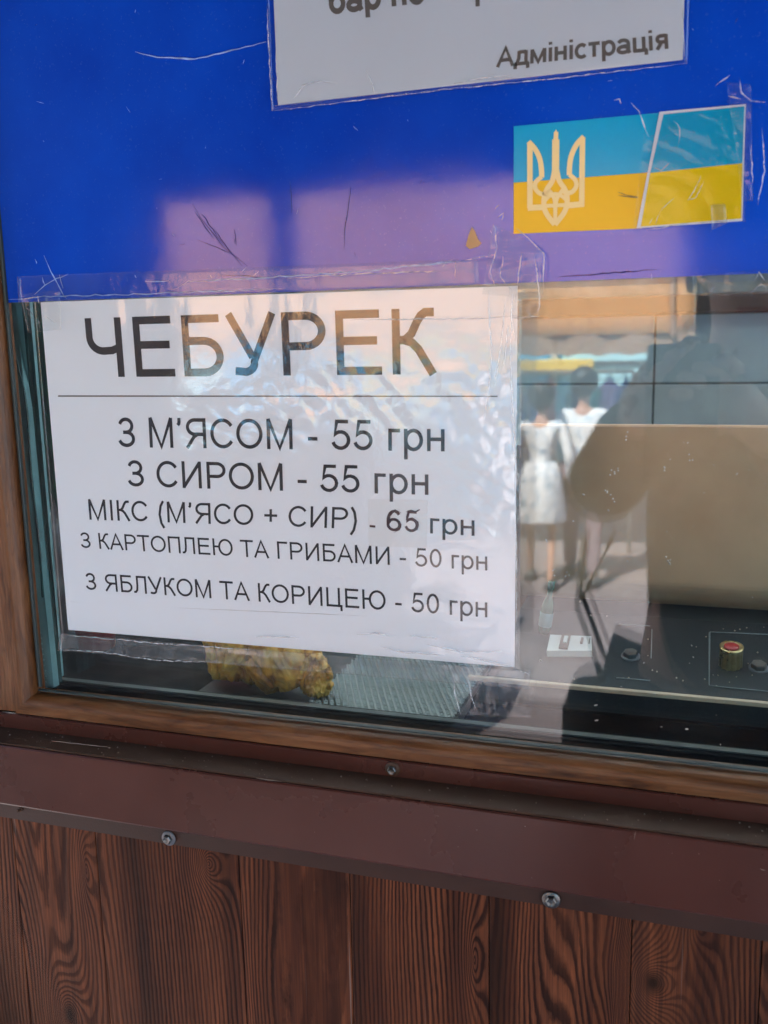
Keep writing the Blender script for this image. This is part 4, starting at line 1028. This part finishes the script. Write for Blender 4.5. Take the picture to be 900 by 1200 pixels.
    tube('mouth', [J['head']+Vector((-.022*k, fy*.86, -.07*k)), J['head']+Vector((0, fy*.93, -.071*k)), J['head']+Vector((.022*k, fy*.86, -.07*k))], .005*k, M['red'], t, 6)
    for q in ('L', 'R'):
        a_, b_ = J['an'+q], J['to'+q]
        tube('shoe', [a_+Vector((0, -.04*facing, -.035)), a_.lerp(b_, .5)+Vector((0, 0, -.02)), b_+Vector((0, 0, 0))], [.045*k, .05*k, .038*k], M['pole'], t, 12)
    return t
def stand(base, h=1.7, stride=0, facing=1, lean=0):
    b = Vector(base); k = h/1.7; f = facing
    P = lambda x, y, z: b+Vector((x*k, y*k*f, z*k))
    return {'pelvis': P(0, 0, .93), 'belly': P(0, 0, 1.08), 'chest': P(0, 0, 1.28), 'neck': P(0, 0, 1.45), 'chin': P(0, .02, 1.52), 'head': P(0, .02, 1.58), 'crown': P(0, .0, 1.65),
            'shL': P(-.17, 0, 1.37), 'elL': P(-.24, -.05, 1.1), 'wrL': P(-.24, .1, .88), 'haL': P(-.24, .14, .81), 'shR': P(.17, 0, 1.37), 'elR': P(.24, -.05, 1.1), 'wrR': P(.23, .08, .88), 'haR': P(.23, .12, .81),
            'hipL': P(-.09, 0, .87), 'knL': P(-.10, stride*.5+.02, .49), 'anL': P(-.11, stride, .09), 'toL': P(-.12, stride+.14, .04), 'hipR': P(.09, 0, .87), 'knR': P(.10, -stride*.2+.03, .49), 'anR': P(.11, -stride, .09), 'toR': P(.12, -stride+.14, .04)}
# photographer
BY = .98
hd = mir(884, 305, BY); cx = hd.x
b = Vector((cx, -BY, .12))
J = stand(b, 1.70)
dz = hd.z-J['head'].z
for q in ('pelvis', 'belly', 'chest', 'neck', 'chin', 'head', 'crown', 'shL', 'shR', 'hipL', 'hipR'): J[q] = J[q]+Vector((0, 0, dz))
J['shL'] = mir(790, 462, .95); J['shR'] = J['shR']+Vector((.02, 0, .03))
J['elL'] = mir(693, 590, .84); J['haL'] = mir(782, 432, .545); J['wrL'] = J['haL'].lerp(J['elL'], .28)
J['elR'] = mir(1010, 610, .84); J['haR'] = mir(842, 455, .545); J['wrR'] = J['haR'].lerp(J['elR'], .28)
person('photographer in dark jacket holding up a phone, mirrored in the window', b, J, M['darkcloth'], M['jean'], M['hair'])
ph0, ph1 = mir(757, 403, .52), mir(832, 560, .52)
pn = thing('phone', 'black phone held up by the photographer before the window', 'phone', (0, -.52, ph1.z))
zt_ = CZ+.0; 
box('phone_body', (ph0.x, -.530, CZ-.155), (ph0.x+.074, -.5215, CZ-.0085), M['phone'], pn, .003)
box('phone_lens', (ph0.x+.050, -.5214, CZ-.03), (ph0.x+.068, -.519, CZ-.012), M['phone'], pn, .001)
bg0 = mir(662, 800, .80); bg1 = mir(765, 985, .80)
hb = thing('shoulder_bag', 'dark shoulder bag hanging from the arm of the photographer', 'bag', (bg0.x, -.8, bg1.z))
box('bag_body', (bg0.x, -.86, bg1.z-.05), (bg1.x, -.74, bg0.z), M['darkcloth'], hb, .03, 4)
sp0 = mir(706, 800, .80)
tube('strap', [sp0, mir(690, 750, .81), mir(676, 712, .82), J['elL']+Vector((-.01, 0, -.05))], .0045, M['darkcloth'], hb, 8)
tube('strap', [sp0+Vector((.02, 0, 0)), mir(705, 760, .81), mir(683, 700, .82), J['elL']+Vector((.03, 0, -.05))], .0035, M['darkcloth'], hb, 8)
# passers-by
def passer(px, py, Y, h, label, top, low, skirt=None, facing=1):
    hp = mir(px, py, Y); base = Vector((hp.x, -Y, hp.z-.93*h))
    gz = base.z; base.z = 0; hh = hp.z/.93; facing = -1
    return person(label, base, stand(base, hh, .18, facing), top, low, M['hair'], hh, facing, skirt, .68)
passer(684, 452, 5.75, 1.6, 'passer-by in white shirt walking under the awning, mirrored in the glass', M['whitecloth'], M['mauvecloth'])
passer(634, 468, 5.6, 1.6, 'passer-by in white top and red skirt left of the other walker', M['whitecloth'], M['whitecloth'], M['whitecloth'])

# clothes rack: hung garments between and behind the walkers
RYY = 6.7
rx0, rx1 = mir(600, 440, RYY).x, mir(742, 440, RYY).x; rz = mir(670, 436, RYY).z
rk = thing('clothes_rack', 'steel clothes rack under the awning behind the two walkers', 'clothes rack', ((rx0+rx1)/2, -RYY, 0))
tube('rail', [(rx0, -RYY, rz), (rx1, -RYY, rz)], .015, M['whiteplastic'], rk)
for x in (rx0, rx1): tube('upright', [(x, -RYY, 0), (x, -RYY, rz)], .015, M['whiteplastic'], rk)
GC = (('white', (.85, .85, .85, 1)), ('sky blue', (.08, .45, .85, 1)), ('pink', (.8, .3, .35, 1)), ('pale cyan', (.4, .75, .85, 1)), ('navy', (.02, .05, .2, 1)), ('turquoise', (.05, .55, .6, 1)), ('lilac', (.5, .45, .75, 1)), ('deep blue', (.02, .2, .7, 1)))
for i, (cn_, cc) in enumerate(GC):
    x = rx0+(i+.5)*(rx1-rx0)/8; wd_ = .075+.02*math.sin(i*2.3); ln_ = .75+.2*math.sin(i*1.7+1)
    g_ = thing('hanging_garment', cn_+' garment hanging on the clothes rack mirrored in the glass', 'garment', (x, -RYY, rz), 'garments on the clothes rack')
    bm = bmesh.new(); vv = []; NU, NV = 14, 16
    for j in range(NV+1):
        v_ = j/NV; ww = wd_*(min(1, .25+v_*6))*(1+.25*v_)
        for k in range(NU+1):
            u = k/NU*2-1
            vv.append(bm.verts.new((x+u*ww+.01*math.sin(v_*7+i), -RYY+.018*math.sin(u*9+i+v_*2)*(.4+v_)+.02, rz-.03-ln_*v_-.03*abs(u)*(1-v_))))
    for j in range(NV):
        for k in range(NU): q = j*(NU+1)+k; bm.faces.new((vv[q], vv[q+1], vv[q+NU+2], vv[q+NU+1]))
    bmesh.ops.solidify(bm, geom=bm.faces[:], thickness=.006)
    from_bm('cloth', bm, fabric(cn_.replace(' ', '_')+'_cloth', cc, .2), g_, True)
    tube('hanger', [(x-.06, -RYY+.02, rz-.07), (x, -RYY+.02, rz-.025), (x, -RYY, rz+.017), (x, -RYY+.02, rz-.025), (x+.06, -RYY+.02, rz-.07)], .004, M['pole'], g_, 6)
# dust, chips and scuffs on the metal under the window
DUST = simple('grey_dust', (.20, .15, .12, 1), .8, var=.4, vscale=200)
db = bmesh.new()
for i in range(120):
    u = random.random(); py0 = 915+0*u
    x = random.uniform(-.5, .06); y = random.uniform(-.033, -.0145); zq = z2+(z3-z2)*((-.0138-y)/(.034-.0138))+.0003
    bmesh.ops.create_icosphere(db, subdivisions=1, radius=random.choice((.0002, .0003, .0005)), matrix=Matrix.Translation((x, y, zq)))
for i in range(50):
    x = random.uniform(-.5, .06); zq = random.uniform(z4, z3-.002)
    bmesh.ops.create_icosphere(db, subdivisions=1, radius=random.choice((.00015, .0002, .0003)), matrix=Matrix.Translation((x, -.0356-(z3-zq)*.06, zq)))
dd = stuff(from_bm('dust_specks', db, DUST, fl))
for pts in (((745, 973), (743, 984)), ((520, 1020), (560, 1026)), ((610, 1030), (622, 1032)), ((300, 912), (330, 916)), ((890, 1018), (897, 1020)), ((120, 905), (124, 912)), ((60, 868), (130, 876))):
    scratch('scuff', pts, .00022, DUST, -.0375 if pts[0][1] > 950 else -.0362, fl, .3)
